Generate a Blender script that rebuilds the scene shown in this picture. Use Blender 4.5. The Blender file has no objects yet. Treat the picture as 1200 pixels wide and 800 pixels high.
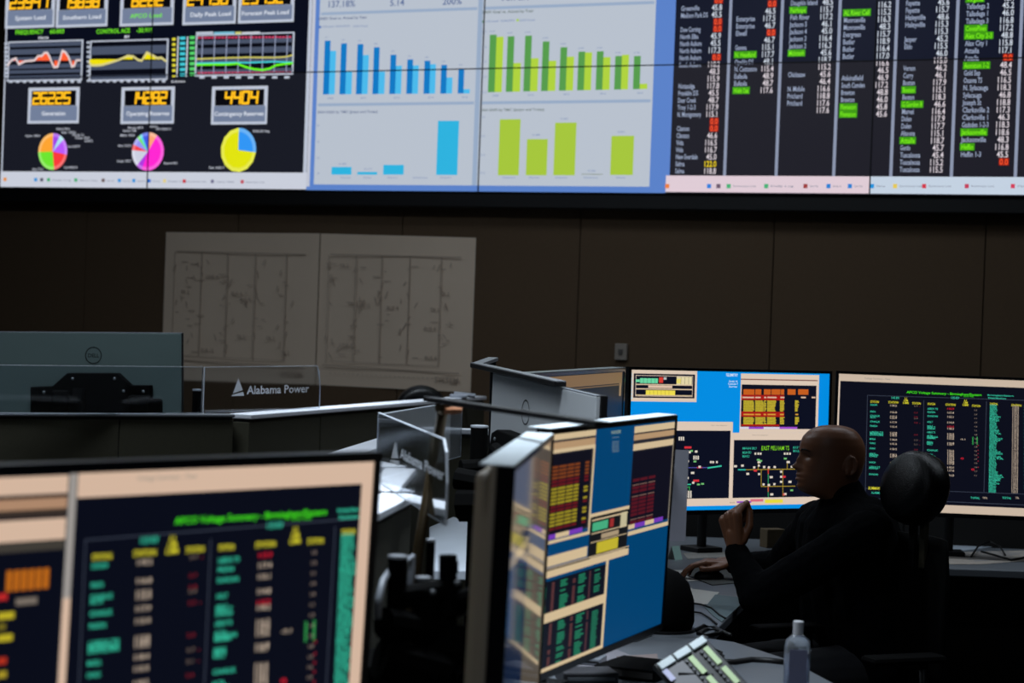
import bpy, bmesh, math, random
from mathutils import Matrix, Vector
random.seed(7)
C = bpy.context.scene.collection
SC = bpy.context.scene

# ------------------------------------------------------------------ camera
F = 2535.436; PITCH = math.radians(.79133); ROLL = math.radians(2.06932); CAMZ = 1.65
_fw = Vector((0, math.cos(PITCH), -math.sin(PITCH))); _up = Vector((0, math.sin(PITCH), math.cos(PITCH))); _rt = Vector((1, 0, 0))
CR = math.cos(ROLL)*_rt + math.sin(ROLL)*_up; CU = -math.sin(ROLL)*_rt + math.cos(ROLL)*_up
cam = bpy.data.cameras.new('camera'); camo = bpy.data.objects.new('camera', cam); C.objects.link(camo)
cam.sensor_width = 36; cam.lens = 36*F/1200
camo.matrix_world = Matrix(((CR.x, CU.x, -_fw.x, 0), (CR.y, CU.y, -_fw.y, 0), (CR.z, CU.z, -_fw.z, CAMZ), (0, 0, 0, 1)))
cam.dof.use_dof = True; cam.dof.focus_distance = 7.1; cam.dof.aperture_fstop = 4.0
cam.clip_start = .05
SC.camera = camo

# ------------------------------------------------------------------ world, exposure, ceiling downlights and added fill lamps
wd = bpy.data.worlds.new('world'); SC.world = wd; wd.use_nodes = True
wd.node_tree.nodes['Background'].inputs[0].default_value = (.55, .75, 1, 1)
wd.node_tree.nodes['Background'].inputs[1].default_value = .004
SC.view_settings.view_transform = 'Standard'; SC.view_settings.look = 'None'
SC.view_settings.exposure = 0; SC.view_settings.gamma = 1; SC.view_settings.use_curve_mapping = False
LAMPS = [(-1.7, 7.6, 24, 115), (-.30, 5.1, 34, 75), (-2.6, 8.9, 34, 175), (-.75, 9.8, 18, 70), (.3, 9.5, 15, 175), (3.3, 7.4, 17, 175), (1.75, 7.9, 7, 75), (-.6, 1.2, 22, 175)]  # narrow spreads are overhead downlights, wide ones are added fill
for lx, ly, pw, sp in LAMPS:
    l = bpy.data.lights.new('down_and_fill_lamp', 'AREA'); l.shape = 'RECTANGLE'; l.size = 1.1; l.size_y = .5
    l.energy = pw; l.color = (.80, .90, 1); l.spread = math.radians(sp)
    o = bpy.data.objects.new('down_and_fill_lamp', l); C.objects.link(o); o.location = (lx, ly, 3.84)

# ------------------------------------------------------------------ helpers: pixels to points, materials, meshes
def ray(px, py):
    return (_fw + CR*((px-600)/F) - CU*((py-400)/F))
O = Vector((0, 0, CAMZ))
def atD(px, py, D):
    r = ray(px, py); return O + r*(D/r.y)
def atZ(px, py, z):
    r = ray(px, py); return O + r*((z-CAMZ)/r.z)
def lin(c):
    return tuple(((v/255)/12.92 if v/255 <= .04045 else ((v/255+.055)/1.055)**2.4) for v in c)
MATS = {}
def mat(name, col, rough=.6, metal=0, emit=0, spec=.5, noise=0, nscale=30, trans=0, ior=1.45, bump=0, bscale=200, srgb=True, sheen=0):
    if name in MATS: return MATS[name]
    m = bpy.data.materials.new(name); m.use_nodes = True; nt = m.node_tree; b = nt.nodes['Principled BSDF']
    c = lin(col) if srgb else col
    b.inputs['Base Color'].default_value = (*c, 1); b.inputs['Roughness'].default_value = rough
    b.inputs['Metallic'].default_value = metal; b.inputs['Specular IOR Level'].default_value = spec
    b.inputs['IOR'].default_value = ior
    if sheen: b.inputs['Sheen Weight'].default_value = sheen
    if trans: b.inputs['Transmission Weight'].default_value = trans
    if emit:
        b.inputs['Emission Color'].default_value = (*c, 1); b.inputs['Emission Strength'].default_value = emit
        b.inputs['Base Color'].default_value = (.008, .008, .009, 1)
    if noise or bump:
        tc = nt.nodes.new('ShaderNodeTexCoord')
    if noise:
        n = nt.nodes.new('ShaderNodeTexNoise'); n.inputs['Scale'].default_value = nscale; n.inputs['Detail'].default_value = 4
        nt.links.new(tc.outputs['Object'], n.inputs['Vector'])
        r = nt.nodes.new('ShaderNodeMapRange'); r.inputs[3].default_value = 1-noise; r.inputs[4].default_value = 1+noise
        nt.links.new(n.outputs['Fac'], r.inputs[0])
        x = nt.nodes.new('ShaderNodeVectorMath'); x.operation = 'SCALE'; x.inputs[0].default_value = c
        nt.links.new(r.outputs[0], x.inputs['Scale']); nt.links.new(x.outputs[0], b.inputs['Base Color'])
    if bump:
        n = nt.nodes.new('ShaderNodeTexNoise'); n.inputs['Scale'].default_value = bscale; n.inputs['Detail'].default_value = 3
        nt.links.new(tc.outputs['Object'], n.inputs['Vector'])
        u = nt.nodes.new('ShaderNodeBump'); u.inputs['Strength'].default_value = bump; u.inputs['Distance'].default_value = .004
        nt.links.new(n.outputs['Fac'], u.inputs['Height']); nt.links.new(u.outputs[0], b.inputs['Normal'])
    MATS[name] = m; return m
def em(col, k=1.0, sample=False):
    key = 'lit_%d_%d_%d_%d_%d' % (*col, int(k*100), sample)
    if key in MATS: return MATS[key]
    m = bpy.data.materials.new(key); m.use_nodes = True; nt = m.node_tree
    b = nt.nodes['Principled BSDF']; c = lin(col)
    b.inputs['Base Color'].default_value = (.006, .006, .007, 1); b.inputs['Roughness'].default_value = .45; b.inputs['Specular IOR Level'].default_value = .25
    b.inputs['Emission Color'].default_value = (*c, 1); b.inputs['Emission Strength'].default_value = k
    if not sample: m.cycles.emission_sampling = 'NONE'
    MATS[key] = m; return m

class B:
    def __init__(s): s.v = []; s.f = []
    def add(s, vs, fs):
        n = len(s.v); s.v += [Vector(v) for v in vs]; s.f += [tuple(i+n for i in f) for f in fs]; return s
    def box(s, x0, x1, y0, y1, z0, z1, M=None):
        vs = [Vector((x, y, z)) for x in (x0, x1) for y in (y0, y1) for z in (z0, z1)]
        if M: vs = [M @ v for v in vs]
        return s.add(vs, [(0, 1, 3, 2), (4, 6, 7, 5), (0, 4, 5, 1), (2, 3, 7, 6), (0, 2, 6, 4), (1, 5, 7, 3)])
    def prism(s, poly, z0, z1, M=None):       # polygon in xy, extruded in z
        a = sum(poly[i][0]*poly[(i+1) % len(poly)][1]-poly[(i+1) % len(poly)][0]*poly[i][1] for i in range(len(poly)))
        if a < 0: poly = poly[::-1]
        n = len(poly); vs = [Vector((p[0], p[1], z0)) for p in poly]+[Vector((p[0], p[1], z1)) for p in poly]
        if M: vs = [M @ v for v in vs]
        return s.add(vs, [tuple(range(n))[::-1], tuple(range(n, 2*n))]+[(i, (i+1) % n, n+(i+1) % n, n+i) for i in range(n)])
    def plate(s, poly, y0, y1, M=None):       # polygon in xz, thickness in y
        R = Matrix(((1, 0, 0, 0), (0, 0, -1, 0), (0, 1, 0, 0), (0, 0, 0, 1)))
        return s.prism(poly, -y1, -y0, (M @ R) if M else R)
    def ring(s, p, u, w, ru, rw, n):
        k = len(s.v)
        for i in range(n):
            t = 2*math.pi*i/n; s.v.append(Vector(p)+u*(ru*math.cos(t))+w*(rw*math.sin(t)))
        return k
    def tube(s, pts, r, n=10, caps=True):
        pts = [Vector(p) for p in pts]; rr = r if isinstance(r, (list, tuple)) else [r]*len(pts); ks = []
        pu = None
        for i, p in enumerate(pts):
            d = ((pts[min(i+1, len(pts)-1)]-pts[max(i-1, 0)])).normalized()
            if pu is None:
                u = d.cross(Vector((0, 0, 1)));
                if u.length < .1: u = d.cross(Vector((0, 1, 0)))
            else: u = pu - d*pu.dot(d)
            u.normalize(); pu = u; w = d.cross(u)
            ks.append(s.ring(p, u, w, rr[i], rr[i], n))
        for a, b in zip(ks, ks[1:]):
            for i in range(n): s.f.append((a+i, a+(i+1) % n, b+(i+1) % n, b+i))
        if caps: s.f.append(tuple(ks[0]+i for i in range(n))[::-1]); s.f.append(tuple(ks[-1]+i for i in range(n)))
        return s
    def lathe(s, prof, n=20, M=None):         # (r, z) pairs
        k0 = len(s.v)
        for r, z in prof:
            for i in range(n):
                v = Vector((r*math.cos(2*math.pi*i/n), r*math.sin(2*math.pi*i/n), z)); s.v.append(M @ v if M else v)
        for j in range(len(prof)-1):
            for i in range(n): s.f.append((k0+j*n+i, k0+j*n+(i+1) % n, k0+(j+1)*n+(i+1) % n, k0+(j+1)*n+i))
        s.f.append(tuple(k0+i for i in range(n))[::-1]); s.f.append(tuple(k0+(len(prof)-1)*n+i for i in range(n)))
        return s
    def cap(s, p0, p1, r0, r1, n=14):         # tapered capsule
        p0 = Vector(p0); p1 = Vector(p1); d = (p1-p0).normalized(); pts = []; rr = []
        for a in (-80, -60, -30, 0): pts.append(p0+d*(r0*math.sin(math.radians(a)))); rr.append(r0*math.cos(math.radians(a)))
        for a in (0, 30, 60, 80): pts.append(p1+d*(r1*math.sin(math.radians(a)))); rr.append(r1*math.cos(math.radians(a)))
        return s.tube(pts, rr, n)
    def ell(s, c, rx, ry, rz, M=None, n=20, m=12):
        pr = [(math.cos(math.radians(-88+176*j/m)), math.sin(math.radians(-88+176*j/m))) for j in range(m+1)]
        T = Matrix.Translation(c) @ (M if M else Matrix()) @ Matrix.Diagonal((rx, ry, rz, 1))
        return s.lathe(pr, n, T)
    def mesh(s, name):
        me = bpy.data.meshes.new(name); me.from_pydata([tuple(v) for v in s.v], [], s.f); me.update(); return me
    def obj(s, name, m, parent=None, world=False, smooth=False, bevel=0, label=None, seg=2):
        if world and parent is not None:
            inv = MW[parent.name].inverted(); s.v = [inv @ v for v in s.v]
        me = s.mesh(name); me.materials.append(m)
        if smooth: me.shade_smooth()
        o = bpy.data.objects.new(name, me); C.objects.link(o)
        if parent is not None: o.parent = parent
        MW[o.name] = MW[parent.name].copy() if parent is not None else Matrix()
        if bevel:
            b = o.modifiers.new('bevel', 'BEVEL'); b.width = bevel; b.segments = seg; b.limit_method = 'ANGLE'
        if label: o['label'] = label
        return o
MW = {}
def thing(name, label, cat, M=None, group=None):
    o = bpy.data.objects.new(name, None); C.objects.link(o); o.empty_display_size = .1
    M = M if M is not None else Matrix(); o.matrix_world = M; MW[o.name] = M.copy()
    o['label'] = label; o['category'] = cat
    if group: o['group'] = group
    return o
def tag(o, label, cat, group=None):
    o['label'] = label; o['category'] = cat
    if group: o['group'] = group
    return o
def struct(name, b, m, parent=None, **k):
    o = b.obj(name, m, parent, **k)
    if parent is None: o['kind'] = 'structure'
    return o
def T(x, y, z): return Matrix.Translation((x, y, z))
def RZ(a): return Matrix.Rotation(a, 4, 'Z')
def copy_thing(root, M, label, group=None):
    r = root.copy(); C.objects.link(r); r.matrix_world = M; MW[r.name] = M.copy(); r['label'] = label
    if group: r['group'] = group
    for ch in root.children:
        c = ch.copy(); C.objects.link(c); c.parent = r; MW[c.name] = M.copy()
        for g in ch.children:
            d = g.copy(); C.objects.link(d); d.parent = c; MW[d.name] = M.copy()
    return r

# glyphs ------------------------------------------------------------
GL = {}
def glyph(ch):
    if ch in GL: return GL[ch]
    def build(body):
        cu = bpy.data.curves.new('g', 'FONT'); cu.body = body; cu.resolution_u = 2; cu.offset = .014; cu.fill_mode = 'FRONT'
        ob = bpy.data.objects.new('g', cu); me = bpy.data.meshes.new_from_object(ob)
        vs = [tuple(v.co[:2]) for v in me.vertices]; fs = [tuple(p.vertices) for p in me.polygons]
        bpy.data.objects.remove(ob); bpy.data.curves.remove(cu); bpy.data.meshes.remove(me); return vs, fs
    vs, fs = build(ch) if ch != ' ' else ([], [])
    w1 = max(v[0] for v in build('|'+ch+'|')[0]); w0 = max(v[0] for v in build('||')[0])
    GL[ch] = (vs, fs, w1-w0); return GL[ch]
def text_width(t): return sum(glyph(c)[2] for c in t)

class Screen:
    """flat picture area in the local frame S of a thing: x right, z up, seen from -y"""
    def __init__(s, root, S):
        s.root = root; s.S = S; s.W = MW[root.name] @ S; s.inv = s.W.inverted(); s.n = (s.W.to_3x3() @ Vector((0, 1, 0))); s.o = s.W.translation
        s.parts = {}
    def px(s, x, y):
        r = ray(x, y); t = (s.o-O).dot(s.n)/r.dot(s.n); p = s.inv @ (O+r*t); return p.x, p.z
    def part(s, name, m, layer=1):
        k = (name, m.name, layer)
        if k not in s.parts: s.parts[k] = (B(), m)
        return s.parts[k][0]
    def lrect(s, name, m, x0, z0, x1, z1, layer=1):
        y = -.0004*layer
        s.part(name, m, layer).add([s.S @ Vector(p) for p in ((x0, y, z0), (x1, y, z0), (x1, y, z1), (x0, y, z1))], [(0, 1, 2, 3)])
    def lpoly(s, name, m, pts, layer=1):
        y = -.0004*layer; a = sum(pts[i][0]*pts[(i+1) % len(pts)][1]-pts[(i+1) % len(pts)][0]*pts[i][1] for i in range(len(pts)))
        if a < 0: pts = pts[::-1]
        s.part(name, m, layer).add([s.S @ Vector((p[0], y, p[1])) for p in pts], [tuple(range(len(pts)))])
    def ploc(s, x0, y0, x1, y1):
        xm = (x0+x1)/2; ym = (y0+y1)/2
        return s.px(x0, ym)[0], s.px(xm, y1)[1], s.px(x1, ym)[0], s.px(xm, y0)[1]
    def rect(s, name, m, x0, y0, x1, y1, layer=1):
        s.lrect(name, m, *s.ploc(x0, y0, x1, y1), layer)
    def line(s, name, m, pts, w, layer=1):    # polyline in local coordinates
        for (ax, az), (bx, bz) in zip(pts, pts[1:]):
            d = Vector((bx-ax, bz-az));
            if d.length < 1e-6: continue
            nn = Vector((-d.y, d.x)).normalized()*w/2; e = d.normalized()*w*.3
            s.lpoly(name, m, [(ax-e.x-nn.x, az-e.y-nn.y), (bx+e.x-nn.x, bz+e.y-nn.y), (bx+e.x+nn.x, bz+e.y+nn.y), (ax-e.x+nn.x, az-e.y+nn.y)], layer)
    def pline(s, name, m, pts, wpx, layer=1):
        L = [s.px(*p) for p in pts]; w = abs(s.px(pts[0][0], pts[0][1]+wpx)[1]-L[0][1]); s.line(name, m, L, w, layer)
    def ltext(s, name, m, t, x, z, size, width=None, align='l', layer=3, sx=1.0):
        """cap height = .7*size; fitted to width if given; z is the middle of the capitals"""
        w = text_width(t)*size
        if width: sx = width/max(w, 1e-6)
        w *= sx; x -= {'l': 0, 'c': w/2, 'r': w}[align]; z -= .35*size; y = -.0004*layer; b = s.part(name, m, layer)
        for ch in t:
            vs, fs, adv = glyph(ch)
            if vs: b.add([s.S @ Vector((x+v[0]*size*sx, y, z+v[1]*size)) for v in vs], fs)
            x += adv*size*sx
    def text(s, name, m, t, x0, x1, yc, hpx, layer=3, align='f'):
        """text fitted between pixels x0..x1 centred on row yc, capitals hpx high"""
        a = s.px(x0, yc); b = s.px(x1, yc); h = abs(s.px(x0, yc-hpx)[1]-a[1])
        s.ltext(name, m, t, a[0], (a[1]+b[1])/2, h/.7, abs(b[0]-a[0]), 'l', layer)
    SINGLE = {'readout_frame', 'readout_label_plate', 'readout_window', 'chart_bar', 'pie_slice', 'graph_frame', 'graph_field', 'chart_panel', 'panel_divider', 'task_bar', 'title_bar', 'window_frame', 'window_field', 'column_line', 'status_bar', 'window_border', 'name_highlight', 'value_highlight', 'graph_band', 'task_icon', 'legend_dot'}
    def flush(s):
        for (name, mn, layer), (b, m) in s.parts.items():
            if name in s.SINGLE:
                for f in b.f:
                    c = B(); c.add([b.v[i] for i in f], [tuple(range(len(f)))]); c.obj(name, m, s.root)
            else:
                o = b.obj(name, m, s.root)
                if len(b.f) > 1: o['kind'] = 'stuff'
        s.parts = {}

# ------------------------------------------------------------------ shared materials
black_plastic = mat('black_plastic', (13, 13, 14), .5, spec=.4)
black_matte = mat('black_matte', (3, 3, 3), .8, spec=.08)
gloss_black = mat('black_gloss_bezel', (12, 13, 16), .25)
silver = mat('silver_plastic', (120, 124, 128), .45, metal=.35, noise=.05, nscale=8)
grey_plastic = mat('grey_plastic', (92, 88, 84), .5)
cap_white = mat('white_laminate', (232, 236, 244), .38, noise=.03, nscale=6)
cap_grey = mat('grey_trim_metal', (120, 124, 130), .35, metal=.3)
fabric_olive = mat('olive_fabric', (66, 64, 50), .95, noise=.12, nscale=120, bump=.4, bscale=500)
fabric_brown = mat('brown_wall_fabric', (92, 74, 55), .95, noise=.10, nscale=60, bump=.5, bscale=400)
worktop_m = mat('grey_worktop_laminate', (92, 97, 103), .42, noise=.04, nscale=10)
worktop_l = mat('pale_worktop_laminate', (200, 208, 218), .4, noise=.03, nscale=10)
paper = mat('white_paper', (172, 170, 164), .85, noise=.03, nscale=20)
leather = mat('black_leather', (5, 5, 6), .34, spec=.3, bump=.3, bscale=300)
cloth_black = mat('black_jacket_cloth', (5, 6, 8), .95, bump=.5, bscale=60, spec=.06)
skin = mat('brown_skin', (118, 76, 52), .42, noise=.10, nscale=25, bump=.12, bscale=260)
acrylic = mat('clear_acrylic', (235, 240, 245), .04, trans=1, ior=1.3)
edge_m = mat('frosted_acrylic_edge', (205, 212, 222), .5)
clear_pl = mat('clear_bottle_plastic', (225, 232, 240), .08, trans=.85, ior=1.4)

# ------------------------------------------------------------------ the room
WX, WY, WZ = -3.161, 13.24, .645+CAMZ; WYAW = -.464; PW = 1.099; PH = PW*.606
WM = T(WX, WY, WZ) @ RZ(WYAW)                 # video wall frame: origin at lower left corner of the screens, x along it
WB = .14                                      # fabric wall lies this far behind the screen faces
struct('floor', B().box(-7, 6, -2.5, 17, -.05, 0), mat('dark_carpet', (26, 26, 30), .95, noise=.2, nscale=80))
struct('ceiling', B().box(-7, 6, -2.5, 17, 3.9, 3.95), mat('dark_ceiling', (40, 40, 42), .9))
struct('wall_left', B().box(-7.1, -7, -2.5, 17, 0, 3.9), mat('dark_wall_paint', (40, 36, 32), .9))
struct('wall_right', B().box(6, 6.1, -2.5, 13.2, 0, 3.9), MATS['dark_wall_paint'])
struct('wall_rear', B().box(-7, 6, -2.6, -2.5, 0, 3.9), MATS['dark_wall_paint'])
wall = B().box(-3.4, 10.2, WB+.02, WB+.16, -WZ, 3.9-WZ, WM)
wall = struct('wall_back', wall, mat('black_wall_backing', (10, 9, 8), .9))
def wall_t(px, py):                            # distance along the wall
    n = WM.to_3x3() @ Vector((0, 1, 0)); o = WM @ Vector((0, WB, 0)); r = ray(px, py); t = (o-O).dot(n)/r.dot(n)
    p = WM.inverted() @ (O+r*t); return p.x, p.z
s1, s2 = wall_t(678, 330)[0], wall_t(905, 330)[0]; sp = s2-s1
k0 = s1-sp*5
for k in range(10):
    a = k0+k*sp
    B().box(a+.003, a+sp-.003, WB, WB+.03, -WZ+.1, 3.85-WZ, WM).obj('wall_panel', fabric_brown, wall, bevel=.002)
struct('baseboard_back', B().box(-3.3, 10.1, WB-.015, WB+.001, -WZ, -WZ+.1, WM), black_plastic)
struct('trim_1', B().box(-.4, 7.6, .02, WB+.02, -.085, -.004, WM), mat('black_trim', (5, 6, 9), .6), bevel=.006)

for i, (lx, ly, pw, sp_) in enumerate(LAMPS):
    t = thing('down_and_fill_panel', 'unseen black framed ceiling panel for downlight and added fill light', 'ceiling light', T(lx, ly, 3.86), 'unseen ceiling panels for desk light and added fill')  # unseen housings, also built around the added fill lamps
    B().box(-.6, .6, -.3, .3, 0, .04).obj('frame', black_plastic, t)
    B().box(-.55, .55, -.25, .25, -.008, 0).obj('diffuser', em((225, 235, 255), .6), t)

# ------------------------------------------------------------------ video wall
seam = mat('dark_screen_seam', (16, 18, 26), .6)
def wall_display(u0, label):
    t = thing('wall_display', label, 'video wall', WM @ T(u0*PW, 0, 0))
    for i in range(2):
        for j in range(2):
            B().box(i*PW+.002, (i+1)*PW-.002, 0, WB, j*PH+.002, (j+1)*PH-.002).obj('display_panel', black_plastic, t)
    B().box(PW-.003, PW+.003, -.006, .004, 0, 2*PH).obj('panel_seam', seam, t)
    B().box(.001, 2*PW-.001, -.006, .004, PH-.003, PH+.003).obj('panel_seam', seam, t)
    s = Screen(t, Matrix()); return t, s
W_BG = em((10, 14, 30), 1); LGT = em((198, 206, 222), .9, True); LGT2 = em((198, 206, 222), .9)
GREY = em((120, 134, 162), .9); DIG = em((255, 190, 30), 1.15); WHT = em((225, 230, 240), 1.0); GRN = em((120, 240, 40), 1.0)
def xr(s, a, b, y): return s.px(a, y)[0], s.px(b, y)[0]

# left display: load and generation readouts, trend graphs, pies
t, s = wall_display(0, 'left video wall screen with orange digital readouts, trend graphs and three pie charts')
s.lrect('screen_background', em((9, 13, 28), 1, True), 0, PH, 2*PW, 2*PH, 1); s.lrect('screen_background', em((24, 26, 36), 1, True), 0, 0, 2*PW, PH, 1)  # lower half's emission is raised to carry a veil of reflected room light
ztask = s.px(180, 201.5)[1]
s.lrect('task_bar', em((206, 211, 224), .95, True), 0, 0.004, 2*PW, ztask, 2)
s.lrect('window_border', LGT2, 0.003, ztask, .013, 2*PH, 2)
s.lrect('window_border', LGT2, 2*PW-.024, ztask, 2*PW-.002, 2*PH, 2)
for x, c in ((6, (240, 150, 60)), (42, (40, 150, 225)), (49, (90, 90, 110)), (57, (70, 180, 120)), (89, (70, 180, 120)), (121, (110, 90, 90)), (140, (40, 150, 225)), (157, (40, 150, 225)), (175, (40, 110, 210)), (193, (235, 215, 140)), (216, (215, 50, 60)), (249, (120, 120, 150)), (284, (200, 60, 80))):
    s.rect('task_icon', em(c, .9), x-1.8, 208+x*.01, x+1.8, 212+x*.01, 3)
    if x > 50: s.text('task_text', em((120, 128, 150), .9), random.choice(['Summary List', 'Open Files', 'Daily Log', 'Alarm View']), x+4, x+(13 if 120 < x < 190 else 26), 210.5+x*.01, 1.6)
def readout(x0, x1, y0, y1, num, lab, nx0, nx1, lx0, lx1, labm=WHT):
    s.rect('readout_frame', LGT2, x0, y0, x1, y1, 3)
    w = 2.6
    ym = y0+(y1-y0)*.5
    s.rect('readout_label_plate', GREY, x0+w, ym+.5, x1-w, y1-w-1, 4)
    s.rect('readout_window', em((8, 8, 14), 1), x0+w+2.4, y0+w+1.2, x1-w-1.5, ym, 4)
    s.text('readout_digits', DIG, num, nx0, nx1, (y0+w+1+ym)/2, (ym-y0-w)*.72, 6)
    # the digits are slanted seven segment figures
    s.text('readout_label', labm, lab, lx0, lx1, ym+(y1-ym)*.38, 4.6, 6)
def seg_digits(num, x0, x1, yc, h):
    SEG = {'0': 'abcdef', '1': 'bc', '2': 'abged', '3': 'abgcd', '4': 'fgbc', '5': 'afgcd', '6': 'afgedc', '7': 'abc', '8': 'abcdefg', '9': 'abcdfg'}
    a = s.px(x0, yc); b = s.px(x1, yc); H = abs(s.px(x0, yc-h)[1]-a[1]); w = (b[0]-a[0])/len(num); z0 = (a[1]+b[1])/2-H/2
    for i, ch in enumerate(num):
        X = a[0]+i*w+w*.12; dw = w*.72; sl = .14
        P = {'a': ((0, 1), (1, 1)), 'b': ((1, 1), (1, .5)), 'c': ((1, .5), (1, 0)), 'd': ((0, 0), (1, 0)), 'e': ((0, 0), (0, .5)), 'f': ((0, .5), (0, 1)), 'g': ((0, .5), (1, .5))}
        for k in SEG[ch]:
            s.line('readout_digits', DIG, [(X+p[0]*dw+sl*dw*p[1], z0+p[1]*H) for p in P[k]], H*.2, 6)
def readout(x0, x1, y0, y1, num, lab, nx0, nx1, lx0, lx1, labm=WHT):
    s.rect('readout_frame', LGT2, x0, y0, x1, y1, 3); w = 2.6; ym = y0+(y1-y0)*.515
    s.rect('readout_label_plate', GREY, x0+w, ym, x1-w, y1-w-.5, 4)
    s.rect('readout_window', em((8, 8, 14), 1), x0+w+1.6, y0+w+1.2, x1-w-1.2, ym-.3, 4)
    seg_digits(num, nx0, nx1, (y0+w+1+ym)/2, (ym-y0-w)*.66)
    s.text('readout_label', labm, lab, lx0, lx1, ym+(y1-ym)*.42, 4.9, 6)
readout(6.5, 64.5, -10, 32.8, '23941', 'System Load', 11, 57, 18, 54)
readout(66, 126.5, -10, 31.6, '19838', 'Southern Load', 73, 117, 74, 119)
readout(141, 204, -12, 30, '6282', 'APCO Load', 154, 192, 153, 190, GRN)
readout(214.5, 277, -14, 28.5, '24736', 'Daily Peak Load', 219, 268, 223, 271)
readout(279.5, 345, -15, 26.5, '23132', 'Forecast Peak Load', 284, 333, 283.5, 339)
readout(33, 93, 102.4, 144.6, '26225', 'Generation', 38, 83, 49, 77)
readout(142, 204.5, 101.8, 145, '14282', 'Operating Reserves', 152, 196, 148, 199)
readout(248, 313.5, 101, 145.7, '4404', 'Contingency Reserves', 263, 303, 251.5, 309.5)
s.text('graph_title', GRN, 'FREQUENCY', 18, 51, 37.3, 5); s.text('graph_title', GRN, '60.003', 58.5, 75.5, 36.6, 5)
s.text('graph_title', GRN, 'CONTROL ACE', 113, 152.5, 36.3, 5); s.text('graph_title', GRN, '-30.919', 160, 179.5, 35.2, 5)
s.text('graph_unit', WHT, 'Hertz', 45, 57, 44, 3.4); s.text('graph_unit', WHT, 'MW', 146, 152, 43, 3.4)
BAND = em((80, 90, 112), .85)
def graph(x0, x1, y0, y1, bands):
    s.rect('graph_frame', LGT2, x0, y0, x1, y1, 3)
    s.rect('graph_field', em((9, 11, 22), 1), x0+1.8, y0+1.6, x1-1.8, y1-1.8, 4)
    for a, b in bands: s.rect('graph_band', BAND, x0+1.8, y0+(y1-y0)*a, x1-1.8, y0+(y1-y0)*b, 5)
graph(9, 97, 47.6, 95, ((.05, .14), (.20, .33), (.40, .5), (.58, .68), (.72, .80), (.86, .95)))
graph(105, 197, 46.5, 94.5, ((.15, .35), (.52, .72), (.86, .96)))
graph(229, 344.5, 39, 88.5, ((.14, .24), (.33, .47), (.56, .68), (.84, .92)))
def area(pts, base, m, outline):
    L = [s.px(*p) for p in pts]; zb = [s.px(p[0], base)[1] for p in pts]
    for i in range(len(L)-1):
        s.lpoly('trend_area', m, [(L[i][0], zb[i]), (L[i+1][0], zb[i+1]), L[i+1], L[i]], 6) if abs(L[i][1]-zb[i])+abs(L[i+1][1]-zb[i+1]) > 1e-3 and (L[i][1]-zb[i])*(L[i+1][1]-zb[i+1]) >= 0 else None
    s.line('trend_line', outline, L, .013, 7)
z67 = lambda L: [(a/6.667, b/6.667) for a, b in L]
area(z67([(62, 512), (90, 472), (125, 455), (150, 503), (200, 478), (270, 472), (300, 438), (330, 436), (350, 412), (372, 412), (388, 440), (400, 472), (425, 525), (452, 522), (468, 472), (490, 395), (515, 410), (535, 440), (548, 472), (565, 522), (582, 515), (598, 472), (628, 470)]), 71, em((255, 95, 50), 1), em((235, 215, 215), .9))
area([(a/6.667, b/6.667) for a, b in [(700, 490), (720, 512), (760, 512), (800, 508), (870, 488), (930, 468), (960, 455), (1000, 436), (1040, 440), (1080, 468), (1110, 474), (1130, 440), (1150, 410), (1200, 435), (1230, 455), (1260, 450), (1300, 478)]], 69.5, em((240, 225, 10), 1), em((225, 215, 140), .9))
for k in range(9): s.rect('axis_tick', LGT2, 5.5, 50+k*4.9, 9, 52.4+k*4.9, 5); s.rect('axis_tick', LGT2, 102, 48.5+k*5.6, 105, 51+k*5.6, 5)
for k in range(11): s.rect('axis_tick', LGT2, 11+k*8, 94.5, 15+k*8, 97, 5); s.rect('axis_tick', LGT2, 108+k*8.2, 94, 112+k*8.2, 96.5, 5)
for k in range(8):
    y = 44.5+k*6.1
    s.rect('scale_tick', em((235, 225, 60), .95), 202, y, 206, y+3, 5); s.rect('scale_tick', em((70, 205, 220), .95), 211, y-1.5, 217.5, y+2, 5); s.rect('scale_tick', em((90, 215, 110), .95), 222.5, y-2.2, 228.5, y+1.4, 5)
    gx = 237+k*14.2
    s.rect('grid_line', em((165, 175, 205), .85), gx-.5, 41, gx+.5, 87, 6); s.rect('axis_tick', LGT2, gx-3, 89.2, gx+3, 92, 5)
for a in (208.3, 219.3): s.rect('scale_line', WHT, a-.6, 43, a+.6, 90, 5)
s.text('graph_unit', WHT, 'Estimate', 201, 217, 95.3, 2.4)
for a, b, c in ((230, 250, (200, 210, 225)), (251, 275, (130, 200, 225)), (276, 283, (220, 220, 130)), (284, 305, (210, 215, 225))):
    s.rect('legend_text', em(c, .9), a, 37.3, b, 40, 5)
for k in range(28): s.rect('limit_dash', em((225, 70, 110), .9), 232+k*3.95, 43.2-k*.03, 234.8+k*3.95, 45.2-k*.03, 6)
for k in range(28): s.rect('limit_dash', em((225, 70, 110), .9), 232+k*3.95, 84.5-k*.03, 234.8+k*3.95, 86.6-k*.03, 6)
s.pline('trend_line', em((225, 215, 100), .9), [(231, 69.2), (260, 68), (290, 67.2), (320, 67.5), (334, 66.8), (343, 64.8)], 1.5, 7)
s.pline('trend_line', em((70, 215, 225), .95), [(231, 74.2), (260, 73.6), (276, 73.3), (290, 73.5), (320, 72.3), (343, 73)], 1.7, 7)
s.pline('trend_line', em((110, 245, 30), 1), [(231, 76), (250, 75.6), (268, 75.5), (278, 74.5), (288, 78.5), (298, 81), (308, 82), (316, 80.5), (324, 76.5), (333, 75), (343, 74)], 2.4, 8)
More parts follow.
